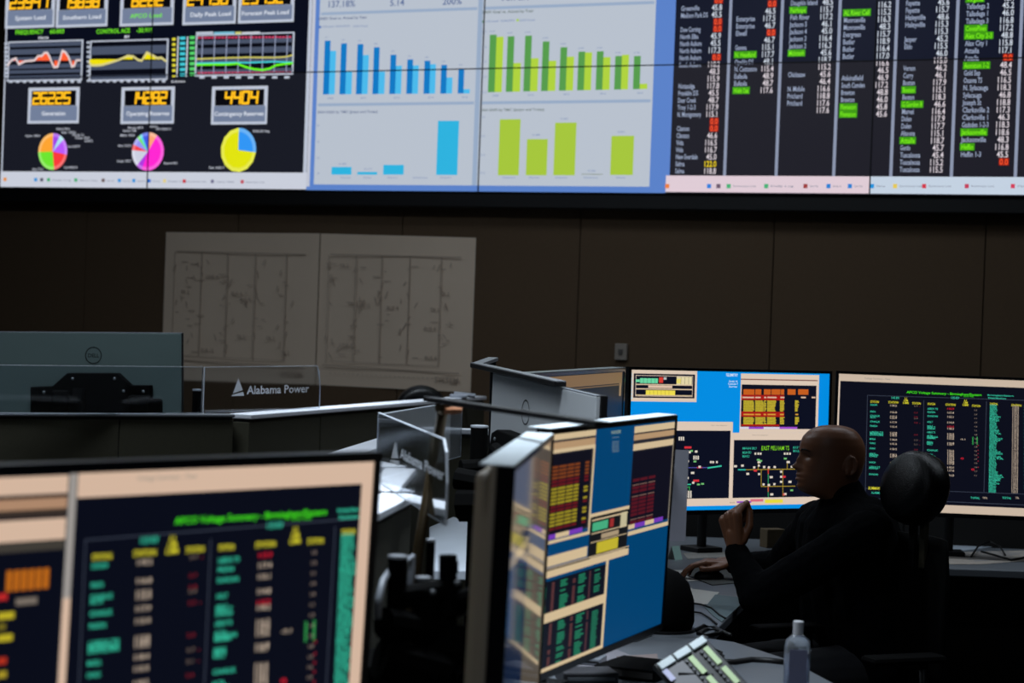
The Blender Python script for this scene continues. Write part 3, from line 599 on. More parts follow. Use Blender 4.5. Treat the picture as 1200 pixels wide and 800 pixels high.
# window "voltage summary", written in the pixels of the right monitor, mapped by f(x,y) -> local
GRNT = em((70, 225, 30), 1); TEAL = em((60, 205, 170), .95); YEL = em((225, 215, 50), .95); BEI = em((205, 185, 165), .9); REDT = em((210, 30, 50), .95); LNE = em((70, 78, 95), .8)
def voltage_window(s, f, k=1.0, full=True):
    def tx(m, t, x0, x1, y, h=1.5):
        h *= 1.25; a = f(x0, y); b = f(x1, y); c = f(x0, y-h)
        s.ltext('window_text', m, t, a[0], a[1], abs(c[1]-a[1])/.7, b[0]-a[0], 'l', 4)
    def ln(x0, y0, x1, y1): s.line('window_lines', LNE, [f(x0, y0), f(x1, y1)], .0016, 3)
    tx(GRNT, 'APCO Voltage Summary - Birmingham/Eastern', 1062.5, 1150.5, 459.2, 2.2); tx(GRNT, '07/12 14:22', 1129, 1141, 464.2, 1)
    tx(TEAL, 'Birmingham/Eastern', 1157, 1188, 462.6, 1.4); tx(TEAL, 'Distribution', 1158, 1179, 466, 1.4)
    for x, w in ((1044, 10), (1114, 10)): tx(TEAL, '115 KV', x, x+w, 465.8, 2.2)
    for x, w, y in ((1020, 10, 470.4), (1041, 12, 471), (1069, 10, 472.2), (1087, 9, 473), (1108, 12, 473.8), (1139, 10, 475.2), (1160, 9, 473), (1185, 12, 474.5)): tx(YEL, 'STATION', x, x+w, y, 2)
    for x in (1057.5, 1127.5):
        for j, wd in enumerate((3, 5, 7)): tx(YEL, 'LIMIT'[:2+j], x+4-wd/2, x+4+wd/2, 466.5+2.6*j+(x-1057)*.035, 1.8)
    Y = lambda z: 430+z/5.4545
    Y2 = lambda z: 530+z/5.4545
    N = ['HOOVER', 'ALTA', 'BESSEMER', 'MAGELLA', 'LEEDS TS', 'HOLT', 'CHALK', 'PINSON', 'IRONDALE', 'DUNCAN']
    rnd = random.Random(3)
    g1 = [Y(z) for z in (240, 283, 310, 320, 347, 375, 415, 423, 431, 458, 485, 518, 553, 560, 568)]+[Y2(z) for z in (62, 92, 100, 138)]
    for y in g1:
        w = rnd.choice((6, 8, 9, 11)) if not 505 < y < 510 else 15
        tx(TEAL, rnd.choice(N), 1020-(y-470)*.02, 1020+w, y, 1.6); tx(BEI, '%d.%d' % (rnd.randint(114, 118), rnd.randint(0, 9)), 1042.5, 1051, y+.8, 1.7)
        if rnd.random() < .75: tx(em((120, 104, 94), .9) if rnd.random() < .8 else em((130, 30, 40), .9), '2.%d' % rnd.randint(0, 9), 1071, 1075.5, y+1.5, 1.2)
        if rnd.random() < .3: tx(em((130, 30, 40), .9), '-', 1077, 1078.5, y+1.8, 1.6)
    for z in (265, 287, 312, 350, 376, 383, 392, 415, 438, 445, 452, 478, 484, 492, 530, 558, 570, 600, 640, 652, 700): tx(TEAL, rnd.choice(N), 1087-(z-265)*.004, 1087+rnd.choice((6, 9, 12)), Y(z), 1.6)
    for z in (265, 290, 317, 353, 380, 392, 427, 438, 447, 456, 485, 493, 533, 545, 558, 568, 580, 592, 604, 616, 640, 660, 690): tx(REDT if z in (265, 380) else BEI, '%d.%d' % (rnd.randint(114, 118), rnd.randint(0, 9)), 1109.5, 1118, Y(z), 1.8)
    tx(BEI, '-2.1', 1125, 1132, Y(460), 1.3); tx(REDT, 'o', 1125.5, 1129.5, Y(580), 2.6); tx(REDT, 'o', 1138, 1142, Y2(105), 2.8)
    for z in list(range(275, 700, 26)):
        tx(em((150, 132, 120), .9), '1.%d' % rnd.randint(0, 9), 1141.5, 1145, Y(z), 1.2)
    for z in (450, 460, 470, 480, 490): tx(em((60, 180, 90), .9), '2', 1139, 1141, Y(z), 1.4); tx(em((60, 180, 90), .9), '2', 1144, 1146, Y(z), 1.4)
    for z in (500, 530, 552, 575, 600, 640): tx(em((140, 30, 45), .9), '4', 1145, 1147, Y(z), 1.3)
    y = Y(240)
    while y < Y2(250):
        w = 8+rnd.choice((0, 1, 3, 5, 8))*(1+math.sin(y*.25))*.6
        tx(TEAL, rnd.choice(N), 1160-(y-470)*.015, 1160+w-(y-470)*.015, y+.4, 1.5); tx(BEI, '%d.%d' % (rnd.randint(114, 118), rnd.randint(0, 9)), 1186-(y-470)*.012, 1194-(y-470)*.012, y+1.2, 1.4); y += 1.95
    ln(1016.5, 463, 1236, 470); ln(1016.5, 463, 1014, 577); ln(1082.5, 469, 1081, 574); ln(1156, 470, 1153, 577); ln(1014, 572, 1236, 580)
    tx(YEL, 'SUMMARY', 1017.5, 1033, 571.5, 2.6); tx(TEAL, 'ALARMS', 1021, 1031, 577, 1.8)
    for a, b, m in ((1137.5, 1148, TEAL), (1151.5, 1157, BEI), (1174.5, 1185, TEAL), (1190, 1194, BEI)): tx(m, 'TOTAL', a, b, 583, 1.8)
    if full:
        y = Y(250)
        while y < Y2(250): tx(BEI, '%d' % rnd.randint(10, 99), 1215, 1222, y, 1.4); tx(TEAL, rnd.choice(N), 1200, 1209, y, 1.4); y += 4

# right monitor
CREAM = em((238, 216, 196), .82, True); CREAM2 = em((238, 216, 196), .82)
t4, s = monitor('large monitor at right showing a voltage table on black', 1.759, 8.468, -.462+CAMZ, -.079, .015, stand='arm', back=black_plastic)
s.lrect('screen_background', DSPL, -MWD/2, -MHT/2, MWD/2, MHT/2, 1)
tl = MHT/2; zb = s.px(1109, 591.5)[1]
CREAM_ = CREAM; CREAM = em((208, 188, 168), .92, True)
s.lrect('title_bar', CREAM, -MWD/2, tl-.028, MWD/2, tl, 2); s.lrect('window_border', CREAM2, -MWD/2, -tl, -MWD/2+.006, tl, 2)
s.lrect('status_bar', CREAM, -MWD/2, -tl, MWD/2, zb, 2); s.lrect('window_lines', LNE, -MWD/2+.02, zb+.012, MWD/2, zb+.014, 2)
s.ltext('title_text', em((160, 150, 140), .9), 'Voltage Summary - View', -MWD/2+.10, tl-.014, .010, None, 'l', 3)
voltage_window(s, s.px)
s4 = s; s.flush(); CREAM = CREAM_

# middle blue monitor
BLUE = em((0, 140, 225), 1, True); NAVY = em((8, 12, 30), 1)
t3, s = monitor('large monitor behind the man showing windows on a bright blue desktop', .856, 8.309, -.465+CAMZ, .533, .017, stand='arm', back=black_plastic)
s.lrect('screen_background', BLUE, -MWD/2, -MHT/2, MWD/2, MHT/2, 1)
R = s.rect
R('window_frame', CREAM2, 739.5, 433.2, 816.5, 470.5, 2); R('window_field', NAVY, 742.2, 438, 814, 466.3, 3); R('window_field', CREAM2, 744.5, 440, 811.5, 464.5, 4); R('window_field', NAVY, 745, 440.6, 811, 464, 5)
z = lambda x: 730+x/8.89
zy = lambda y: 425+y/8.89
for (x0, x1, y0, y1, c) in ((175, 360, 160, 212, (110, 215, 165)), (130, 172, 172, 200, (110, 215, 165)), (372, 415, 150, 208, (215, 60, 50)), (420, 450, 150, 175, (190, 190, 190)), (555, 715, 145, 230, (228, 215, 170)), (555, 600, 165, 215, (235, 220, 90)), (130, 720, 222, 234, (215, 190, 160)), (260, 510, 236, 262, (225, 195, 170)), (130, 720, 268, 280, (215, 190, 160)), (235, 540, 286, 338, (240, 222, 80)), (130, 720, 334, 344, (215, 190, 150))):
    R('window_content', em(c, .95), z(x0), zy(y0), z(x1), zy(y1), 6)
for x in (210, 250, 290, 330, 600, 640, 680): R('window_lines', NAVY, z(x)-.15, zy(150), z(x)+.15, zy(225), 7)
for x in (275, 315, 355, 395, 435, 475): R('window_lines', em((170, 140, 40), .9), z(x)-.15, zy(286), z(x)+.15, zy(338), 7)
for k in range(7): R('desktop_icon', em((190, 215, 230), .9), 738.9, 437+k*4.6, 740.8, 439.8+k*4.6, 3)
TXW = em((225, 235, 240), 1)
s.text('desktop_text', TXW, 'TELEMETRY', 850.5, 864.5, 439.2, 3.2); s.text('desktop_text', TXW, 'Node 14', 854, 864, 446.6, 2); s.text('desktop_text', TXW, 'Console 7', 853, 864.5, 449.6, 2); s.text('desktop_text', TXW, 'Server', 854, 864, 452.8, 2)
z = lambda x: 850+x/8.89
R('window_frame', CREAM2, 867.3, 438.4, 959, 507, 2); R('window_lines', em((120, 70, 60), .9), 868, 444.4, 958, 445.6, 3)
R('window_field', NAVY, 868.3, 451, 956, 502.5, 3)
OR, RDD, YE = em((200, 95, 30), .95), em((170, 25, 20), .95), em((205, 185, 50), .95)
R('window_table', RDD, z(165), zy(335), z(610), zy(388), 4); R('window_table', RDD, z(165), zy(508), z(610), zy(562), 4); R('window_table', RDD, z(165), zy(640), z(560), zy(660), 4)
for a, b in ((185, 300), (308, 372), (398, 470), (478, 570), (575, 610), (645, 728), (755, 862)): R('window_table', OR, z(a), zy(275), z(b), zy(332), 5)
rnd = random.Random(5)
for j, yy in enumerate(list(range(392, 505, 13))+list(range(565, 640, 13))):
    for a, b in ((185, 295), (308, 395), (400, 422), (432, 520), (565, 608), (722, 758)):
        R('window_table', YE, z(a), zy(yy), z(b+rnd.choice((0, 0, -8, 6))), zy(yy+9.5), 5)
for a, b in ((175, 295), (308, 365), (400, 422), (435, 530), (570, 612), (785, 835), (895, 935)): R('window_table', em((225, 190, 165), .9), z(a), zy(353), z(b), zy(368), 6)
for a, b in ((185, 295), (308, 365), (395, 420), (435, 520), (565, 605), (725, 755)): R('window_table', em((220, 160, 60), .9), z(a), zy(530), z(b), zy(545), 6)
R('window_strip', em((225, 220, 235), .9), z(150), zy(667), z(745), zy(688), 5); R('window_strip', em((150, 60, 205), .9), z(240), zy(667), z(395), zy(688), 6); R('window_strip', em((165, 80, 210), .9), z(560), zy(667), z(745), zy(688), 6)
# lower windows
zc = s.px(800, 493.8)[1]; x0 = -MWD/2+.004; x1 = s.px(857.6, 540)[0]; zl = s.px(860, 583.3)[1]; zl2 = s.px(860, 592)[1]
s.lrect('window_frame', CREAM, x0, zl-.001, x1, zc, 2); s.lrect('window_field', NAVY, x0+.01, zl, s.px(855, 540)[0], zc-.034, 3)
xr_ = s.px(971, 540)[0]; zd = s.px(905, 507)[1]
s.lrect('window_frame', CREAM, x1, zl-.001, MWD/2-.012, zd, 2); s.lrect('window_field', NAVY, s.px(859.3, 540)[0], zl, MWD/2-.02, zd-.028, 3)
s.lrect('status_bar', CREAM, x0, zl2, MWD/2-.01, zl, 3)
s.text('window_text', em((90, 80, 80), .9), 'Ready', 855, 861, 588.6, 1.2); s.rect('window_strip', em((150, 70, 200), .9), 863, 587, 880, 589, 5); s.rect('window_strip', em((225, 110, 130), .9), 879, 584.5, 894, 587.5, 5); s.rect('window_strip', em((235, 220, 60), .95), 896, 585, 917, 589, 5)
s.text('title_text', em((150, 140, 130), .9), 'One line diagram', 833, 852, 498.2, 1); s.text('title_text', em((150, 140, 130), .9), 'One line diagram', 881, 900, 509.6, 1)
X = lambda x: 790+x/7.275
Y = lambda y: 500+y/7.275
s.text('diagram_title', em((140, 230, 30), 1), 'EAST PELHAM TS', X(742), X(980), Y(180), 5)
for a, b, y in ((580, 700, 182), (580, 655, 218), (580, 640, 250), (1012, 1062, 175), (1012, 1070, 205)): s.text('diagram_text', TEAL, 'MAIN BUS'[:7], X(a), X(b), Y(y), 2.8)
BUS = em((190, 160, 50), .9)
def ln(m, *pts, w=.7): s.pline('diagram_line', m, [(X(a), Y(b)) for a, b in pts], w, 4)
ln(BUS, (610, 365), (1150, 358)); ln(BUS, (740, 365), (740, 508), (1030, 505)); ln(BUS, (925, 360), (925, 590)); ln(BUS, (715, 300), (715, 362)); ln(BUS, (962, 290), (962, 358))
ln(em((60, 190, 120), .9), (800, 400), (800, 600)); ln(em((220, 60, 50), .95), (800, 340), (800, 400), w=1.3); ln(em((220, 60, 50), .95), (800, 490), (800, 550), w=1.3); ln(em((50, 190, 170), .9), (545, 365), (605, 365), w=1.4)
ln(em((90, 90, 180), .9), (95, 347), (290, 347)); ln(em((190, 40, 60), .9), (195, 347), (235, 347), w=1.5); ln(TEAL, (285, 350), (400, 333), w=1.6); ln(TEAL, (90, 490), (140, 490), w=1.2); ln(em((60, 190, 90), .9), (90, 520), (130, 510), (128, 540), w=.8)
WB_ = em((225, 215, 200), .95)
for a, y, w in ((520, 335, 26), (580, 330, 22), (625, 400, 24), (680, 345, 18), (722, 402, 18), (765, 342, 20), (855, 342, 20), (805, 345, 18), (825, 428, 26), (910, 382, 18), (910, 425, 18), (910, 468, 18), (720, 330, 16), (690, 228, 14), (715, 228, 14), (735, 228, 14), (722, 300, 26), (940, 228, 14), (962, 228, 14), (985, 228, 14), (970, 300, 28), (760, 490, 18), (805, 495, 20), (852, 488, 18), (830, 575, 26), (945, 572, 22), (985, 468, 26), (1000, 340, 16),
                (110, 292, 28), (105, 435, 34), (155, 392, 28), (310, 300, 16), (330, 300, 16), (362, 300, 14), (215, 340, 20), (160, 475, 20), (185, 210, 22), (130, 215, 20)):
    s.rect('diagram_symbol', WB_, X(a-w/2), Y(y-9), X(a+w/2), Y(y+9), 5)
for a, y in ((60, 100), (185, 262), (122, 560), (122, 590)):
    for k in (-1, 0, 1): s.rect('diagram_symbol', WB_, X(a+k*18-6), Y(y-16), X(a+k*18+5), Y(y+16), 5)
for a, y, w in ((115, 175, 60), (185, 458, 50), (690, 372, 26), (935, 425, 26), (935, 575, 22)): s.rect('diagram_symbol', em((215, 50, 60), .95), X(a-w/2), Y(y-9), X(a+w/2), Y(y+9), 5)
for a, y in ((145, 205), (175, 295), (205, 490), (240, 485), (715, 280), (735, 290), (945, 270), (1000, 540)): s.rect('diagram_symbol', em((120, 200, 120), .9), X(a-12), Y(y-7), X(a+12), Y(y+7), 5)
s.flush()

# tilted monitor in the centre, half turned away
k2 = .62
BLUE2 = em((0, 64, 110), 1, True); CR2 = em((222, 198, 158), .85, True); CRb = em((222, 198, 158), .85); BR2 = em((186, 152, 115), .9)
t2, s = monitor('tall looking blue monitor in the centre seen at a slant beside the glossy monitor', .252, 5.158, -.529+CAMZ, 1.205, -.033, stand='arm', back=black_plastic, topm=mat('highlit_top', (225, 236, 242), .45, noise=.12, nscale=14))  # near-white top face carries the overhead highlight in its colour
W2, H2 = MWD/2, MHT/2
s.lrect('screen_background', BLUE2, -W2, -H2, W2, H2, 1)
zx = lambda x: 570+x/5
zyy = lambda y: 470+y/5
def lx(px, py=620): return s.px(px, py)[0]
def lz(px, py): return s.px(px, py)[1]
xL0, xL1 = -W2+.004, s.px(697, 520)[0]; xR0, xR1 = s.px(742, 520)[0], s.px(788.6, 520)[0]
for xa, xb, yc, offs in ((xL0, xL1, 672, (504.3, 513, 515.6, 523.6, 523.6, 528, 622)), (xR0, xR1, 765.5, (497, 504.5, 506.3, 512.8, 517, 524.4, 611))):
    o = offs
    s.lrect('window_field', em((40, 40, 48), 1), xa, lz(yc, o[6]), xb, lz(yc, o[0]), 2)
    s.lrect('title_bar', CR2, xa, lz(yc, o[1]), xb, lz(yc, o[0]), 3); s.lrect('title_bar', BR2, xa, lz(yc, o[3]), xb, lz(yc, o[2]), 3); s.lrect('title_bar', CRb, xa, lz(yc, o[5]), xb, lz(yc, o[4]), 3)
zt, zbm = lz(672, 529.5), lz(672, 620)
s.lrect('window_field', em((14, 14, 26), 1), xL0, zbm, xL1-.02, zt, 3)
zt2, zb2 = lz(765, 526), lz(765, 612)
s.lrect('window_field', em((14, 14, 28), 1), xR0, zb2, xR1-.008, zt2, 3)
rnd = random.Random(9); n = 22; hrow = (zt-zbm)/n
OR2, RD2, YE2 = em((120, 60, 28), 1), em((100, 22, 28), 1), em((150, 135, 35), 1)
wL = xL1-.02-xL0
for j in range(3, n-1):
    m = OR2 if j < 7 else (RD2 if j in (7, 8, 14, 15, 20) else YE2)
    for a, b in ((.03, .2), (.22, .40), (.42, .58), (.6, .72), (.85, .95)):
        if a > .8 and j % 3 == 0 and j > 6: continue
        zz = zt-hrow*(j+1); s.lrect('window_table', m if a < .6 or j > 5 else OR2, xL0+a*wL, zz+hrow*.2, xL0+b*wL, zz+hrow*.85, 4)
wR = xR1-.008-xR0; hr = (zt2-zb2)/20
for j in range(7, 19):
    for a, b in ((.04, .2), (.22, .4), (.43, .6)):
        zz = zt2-hr*(j+1); s.lrect('window_table', em((120, 90, 80), 1) if j in (8, 11, 17) else em((82, 20, 32), 1), xR0+a*wR, zz+hr*.15, xR0+b*wR, zz+hr*(.4 if j in (8, 11, 17) else .9), 4)
for (xa, xb, yc, y0, y1, cuts) in ((xL0, xL1, 672, 619.6, 625, (.0, .22, .52, .82)), (xR0, xR1, 765, 607.5, 612.5, (0, .15, .4, .62, .85))):
    for q0, q1 in zip(cuts, cuts[1:]):
        s.lrect('window_strip', em((120, 60, 185), .9) if cuts.index(q0) % 2 == (0 if xa == xL0 else 1) else CRb, xa+q0*(xb-xa), lz(yc, y1), xa+q1*(xb-xa), lz(yc, y0), 5)
s.lrect('window_border', CRb, xL0, lz(672, 630), xL1, lz(672, 626.4), 5); s.lrect('window_border', CRb, xR0, lz(765, 619.5), xR1, lz(765, 615), 5)
s.lrect('window_border', CRb, xL1-.012, lz(672, 628), xL1, lz(672, 523.6), 5); s.lrect('window_border', em((150, 140, 125), .9), xR1-.006, lz(765, 617), xR1, lz(765, 520), 5)
s.text('desktop_text', em((150, 170, 150), .95), 'NODE', 716, 727, 506, 3.6); s.text('desktop_text', em((130, 150, 150), .9), 'Console', 717, 725, 512, 1.4)
for k in range(6): s.text('desktop_text', em((130, 150, 150), .9), 'Server', 717, 725, 517+k*2.3, 1.5)
# small status window
xs0, xs1 = s.px(690.5, 620)[0], s.px(735, 620)[0]; yc = 712; zT, zB = lz(yc, 597.5), lz(yc, 651)
s.lrect('window_frame', em((20, 22, 26), 1), xs0, zB, xs1, zT, 3); s.lrect('window_border', CRb, xs0, zT-.008, xs1, zT, 4); s.lrect('window_border', CRb, xs0, zT-.010, xs0+.004, zT, 4)
def fr(a, b, c, d, m, lay=5): s.lrect('window_content', m, xs0+(xs1-xs0)*a, zB+(zT-zB)*c, xs0+(xs1-xs0)*b, zB+(zT-zB)*d, lay)
fr(.06, .45, .62, .80, em((70, 170, 125), 1)); fr(.5, .6, .62, .8, em((150, 45, 45), 1)); fr(.78, .95, .55, .88, em((195, 185, 150), .95)); fr(.3, .75, .42, .52, em((175, 155, 125), .9)); fr(.2, .75, .12, .36, em((195, 180, 50), .95)); fr(.04, .96, .84, .87, CRb); fr(.04, .96, .56, .58, CRb); fr(.04, .96, .38, .395, CRb); fr(.04, .96, .05, .07, CRb)
# lower left windows
xw1 = s.px(709.6, 700)[0]; xb1 = s.px(687, 650)[0]; xbar = s.px(735, 655)[0]
s.lrect('title_bar', CR2, xL0, lz(661, 658.7), xb1, lz(661, 646.8), 4)
s.lrect('window_border', em((20, 20, 28), 1), xL0, lz(672, 660), xbar, lz(672, 658.2), 5)
s.lrect('title_bar', CR2, xL0, lz(685, 664.2), xbar, lz(685, 653.6), 4)
s.lrect('title_bar', CR2, xL0, lz(669, 719.3), xw1, lz(669, 708.6), 4); s.lrect('window_border', CRb, xL0, lz(669, 774.6), xw1, lz(669, 769.6), 4); s.lrect('window_border', CRb, xw1-.018, lz(700, 764), xw1, lz(700, 656), 4)
for (ya, yb, yc) in ((672.5, 708.6, 670), (719.3, 769.6, 669)):
    za, zb_ = lz(yc, ya), lz(yc, yb); s.lrect('window_field', em((14, 18, 30), 1), xL0, zb_, xw1-.018, za, 3)
    nrow = int((yb-ya)/2.6); w = xw1-.02-xL0
    for j in range(1, nrow):
        zz = za-(za-zb_)*(j+.7)/nrow; hh = (za-zb_)/nrow*.6
        for a, b, m in ((.01, .07, em((30, 105, 80), 1)), (.15, .19, em((105, 60, 60), 1)), (.28, .36+.05*rnd.random(), em((35, 130, 95), 1)), (.47, .51, em((105, 60, 60), 1)), (.56, .64+.06*rnd.random(), em((35, 130, 95), 1)), (.73, .76, em((90, 55, 60), 1)), (.82, .9+.03*rnd.random(), em((35, 120, 90), 1))):
            if rnd.random() < .85: s.lrect('window_table', m, xL0+a*w, zz, xL0+b*w, zz+hh, 4)
s.flush()

# glossy monitor seen almost edge on
glossm = mat('glossy_screen_glass', (30, 26, 22), .07, spec=.8, ior=1.55)
a = atD(597, 552, 3.59); b = atD(646, 512, 4.63)
cx, cy = (a.x+b.x)/2, (a.y+b.y)/2; yaw = math.atan2(b.y-a.y, b.x-a.x)
t5, s5 = monitor('glossy monitor seen almost edge on left of the slanted blue monitor', cx-.002, cy-.03, -.535+CAMZ, yaw, -.02, w=.98, h=.54, stand='arm', back=mat('grey_back_shell', (150, 138, 122), .5), bez=.008, thick=.026, housing=.93, topm=mat('highlit_top', (225, 236, 242), .45, noise=.12, nscale=14))  # top face coloured pale to hold the ceiling light falling on it
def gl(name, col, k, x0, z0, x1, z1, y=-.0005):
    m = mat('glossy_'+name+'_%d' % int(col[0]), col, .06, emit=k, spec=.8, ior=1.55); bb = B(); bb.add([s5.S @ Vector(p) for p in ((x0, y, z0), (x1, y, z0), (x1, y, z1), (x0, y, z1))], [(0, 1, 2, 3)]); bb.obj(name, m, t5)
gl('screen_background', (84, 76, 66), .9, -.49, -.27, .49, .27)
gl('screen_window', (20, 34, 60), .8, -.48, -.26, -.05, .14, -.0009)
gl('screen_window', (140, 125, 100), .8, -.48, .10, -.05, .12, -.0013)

# large foreground monitor
t1, s = monitor('large blurred foreground monitor showing a teal and beige voltage table', -.5505, 3.37, -.530+CAMZ, .8455, -.0413, stand='arm', back=black_plastic, bez=.016, bezm=mat('dark_blue_black_bezel', (10, 13, 22), .4))
f4 = s4.px
s.lrect('screen_background', em((8, 11, 24), 1, True), -W2, -H2, W2, H2, 1)
CR3 = em((226, 194, 170), .86, True); CR3b = em((226, 194, 170), .86)
xw = s.px(89, 600)[0]; ztl = H2; zw1 = s.px(265, 574.5)[1]
s.lrect('title_bar', CR3, xw, zw1, W2, ztl, 2); s.lrect('window_border', CR3b, W2-.026, -H2, W2, ztl, 3); s.lrect('window_border', em((170, 165, 160), .8), xw-.016, -H2, xw-.002, ztl, 3)
s.lrect('window_border', CR3b, xw-.016, -H2, xw-.002, s.px(80, 700)[1], 4)
s.ltext('title_text', em((175, 160, 145), .9), 'Voltage Summary - View', s.px(160, 560)[0], s.px(160, 560)[1], .012, None, 'l', 3)
# anchors: right monitor pixel -> this monitor
A4 = f4(1020, 474); A1 = s.px(107, 663); C4 = f4(1158.7, 476); C1 = s.px(396, 643)
D4 = f4(1020, 519); D1 = s.px(95, 792)
kx = (C1[0]-A1[0])/(C4[0]-A4[0]); kz = (D1[1]-A1[1])/(D4[1]-A4[1])
def map1(x, y):
    p = f4(x, y); return A1[0]+(p[0]-A4[0])*kx, A1[1]+(p[1]-A4[1])*kz
xmax = W2-.028
_old = s.ltext
def clipped(name, m, t, x, z, size, width=None, align='l', layer=3, sx=1.0):
    if width and x+width > xmax:
        if x > xmax-.01: return
        width = xmax-x
    _old(name, m, t, x, z, size*1.05, width, align, layer, sx)
s.ltext = clipped
_line = s.line
s.line = lambda name, m, pts, w, layer=1: _line(name, m, [(min(p[0], xmax), p[1]) for p in pts], w, layer)
# bolder strokes read better in the blur: pale underlay blocks for the long teal column
voltage_window(s, map1, full=False)
x0c = s.px(404, 640)[0]
s.ltext = _old; s.line = _line
# left hand window of the same screen
lw0, lw1 = -W2, xw-.018
s.lrect('title_bar', CR3, lw0, s.px(45, 579)[1], lw1, s.px(45, 557.5)[1], 2); s.lrect('title_bar', em((185, 145, 115), .85), lw0, s.px(45, 596.5)[1], lw1, s.px(45, 583.5)[1], 2)
s.lrect('title_bar', em((60, 50, 44), .9), lw0, s.px(45, 605)[1], lw1, s.px(45, 596.5)[1], 2); s.lrect('title_bar', CR3, lw0, s.px(45, 633)[1], lw1, s.px(45, 608)[1], 2); s.lrect('title_bar', em((70, 66, 60), .8), lw0, s.px(45, 645)[1], lw1, s.px(45, 633)[1], 2)
for k in range(6): s.lrect('window_table', em((190, 105, 25), .95), s.px(7+k*8.6, 678)[0], s.px(30, 691)[1], s.px(13.6+k*8.6, 678)[0], s.px(30, 667)[1], 3)
for a, b, y, c in ((18, 43, 704, (120, 110, 100)), (-3, 8, 699, (190, 40, 40)), (-3, 16, 721, (190, 175, 40)), (-3, 14, 747, (190, 175, 40)), (-3, 7, 774, (180, 50, 30)), (-3, 6, 734, (110, 100, 30)), (-3, 7, 790, (170, 150, 40))): s.rect('window_table', em(c, .95), a, y-4, b, y+4, 3)
s.flush()

# rear dark monitor seen past the grey one
t8, s = monitor('dark wide monitor beside the blue one with a tan title bar', .232, 7.38, -.470+CAMZ, math.atan2(1.26, .38), .0, w=1.28, h=.53, topm=mat('lit_case_top', (150, 158, 160), .4))  # pale top colour stands in for light on the case top
s.lrect('screen_background', em((12, 20, 30), 1, True), -.64, -.265, .64, .265, 1)
s.lrect('title_bar', em((128, 100, 68), .9), -.64, .222, .615, .262, 2); s.lrect('title_bar', em((110, 86, 58), .9), -.64, .214, .615, .219, 3)
s.lrect('window_border', em((150, 125, 95), .9), .575, .175, .605, .222, 3); s.flush()

# silver monitors seen from behind
def logo(s, t, x, z, r, m):
    bb = B(); n = 28
    for i in range(n):
        a0, a1 = 2*math.pi*i/n, 2*math.pi*(i+1)/n
        bb.add([s.S @ Vector((x+q*math.cos(a), -.0006, z+q*math.sin(a))) for a in (a0, a1) for q in (r, r*.88)], [(0, 1, 3, 2)])
    bb.obj('round_emblem', m, t)
    s.ltext('emblem_lettering', m, 'DELL', x, z, r*.62, r*1.35, 'c', 1)
ink = mat('dark_print', (22, 28, 30), .5)
silver_t = mat('silver_back_teal', (104, 122, 121), .42, metal=.25, noise=.05, nscale=5)
silver_g = mat('silver_back_grey', (205, 209, 212), .45, metal=.2, noise=.06, nscale=6)
def back_monitor(label, pl, pr, zl, zr, h, m, desk=.74, name='monitor'):
    """pl, pr: world xy of the top corners as seen from behind; local -y is the back of the case"""
    w = (Vector(pr)-Vector(pl)).length; yaw = math.atan2(pr[1]-pl[1], pr[0]-pl[0]); zc = (zl+zr)/2-h/2
    M = T((pl[0]+pr[0])/2, (pl[1]+pr[1])/2, desk) @ RZ(yaw); t = thing(name, label, 'monitor', M)
    S = T(0, 0, zc-desk) @ Matrix.Rotation(-math.atan2(zr-zl, w), 4, 'Y')
    B().box(-w/2, w/2, 0, .014, -h/2, h/2, S).obj('back_cover', m, t, bevel=.003)
    B().box(-w/2-.003, w/2+.003, .014, .034, -h/2-.003, h/2+.002, S).obj('bezel', black_plastic, t, bevel=.002)
    B().box(-w/2, w/2, .0, .012, h/2+.0005, h/2+.003, S).obj('top_edge', mat('bright_edge', (175, 180, 190), .35, metal=.3), t)
    B().box(-w/2+.01, w/2-.01, .0345, .036, -h/2+.01, h/2-.01, S).obj('display', em((20, 40, 60), .5), t)
    return t, Screen(t, S), w, h, S, zc-desk
pl = atD(-14, 389.0, 9.05); pr = atD(214, 390.5, 8.95)
t7, s, w, h, S, z0 = back_monitor('silver monitor back with round emblem behind the left partition', (pl.x, pl.y), (pr.x, pr.y), pl.z, pr.z, .47, silver_t)
lx_, lz_ = s.px(109.5, 416.3); logo(s, t7, lx_, lz_, .036, ink); s.flush()
def pz(pts): return [s.px(*p) for p in pts]
q = lambda L: [(x/5.217, 380+y/5.217) for x, y in L]
B().plate(pz(q([(340, 375), (430, 295), (735, 295), (815, 370), (935, 370), (940, 560), (205, 560), (205, 380)])), -.045, -.001, S).obj('mount_plate', black_matte, t7, bevel=.004)
for x, y in ((465, 330), (720, 330), (290, 412), (895, 408), (775, 405)):
    a_ = s.px(x/5.217, 380+y/5.217); B().lathe([(.004, 0), (.006, .003), (.003, .006)], 10, S @ T(a_[0], -.045, a_[1]) @ Matrix.Rotation(math.radians(90), 4, 'X')).obj('screw', silver, t7)
for x0, x1, y0, y1, d in ((350, 450, 400, 545, .09), (460, 540, 455, 545, .11), (810, 940, 430, 545, .08), (930, 1015, 450, 550, .10)):
    a_ = s.px(x0/5.217, 380+y1/5.217); b_ = s.px(x1/5.217, 380+y0/5.217); B().box(a_[0], b_[0], -d, -.04, a_[1], b_[1], S).obj('mount_joint', black_matte, t7, bevel=.012)
B().tube([S @ Vector((.0, -.13, -.2)), S @ Vector((.0, -.07, -.1)), S @ Vector((0, -.04, 0))], .03, 12).obj('mount_arm', black_matte, t7)
B().tube([(0, -.12, 0), (0, -.12, z0-.12)], .022, 12).obj('pole', black_matte, t7)

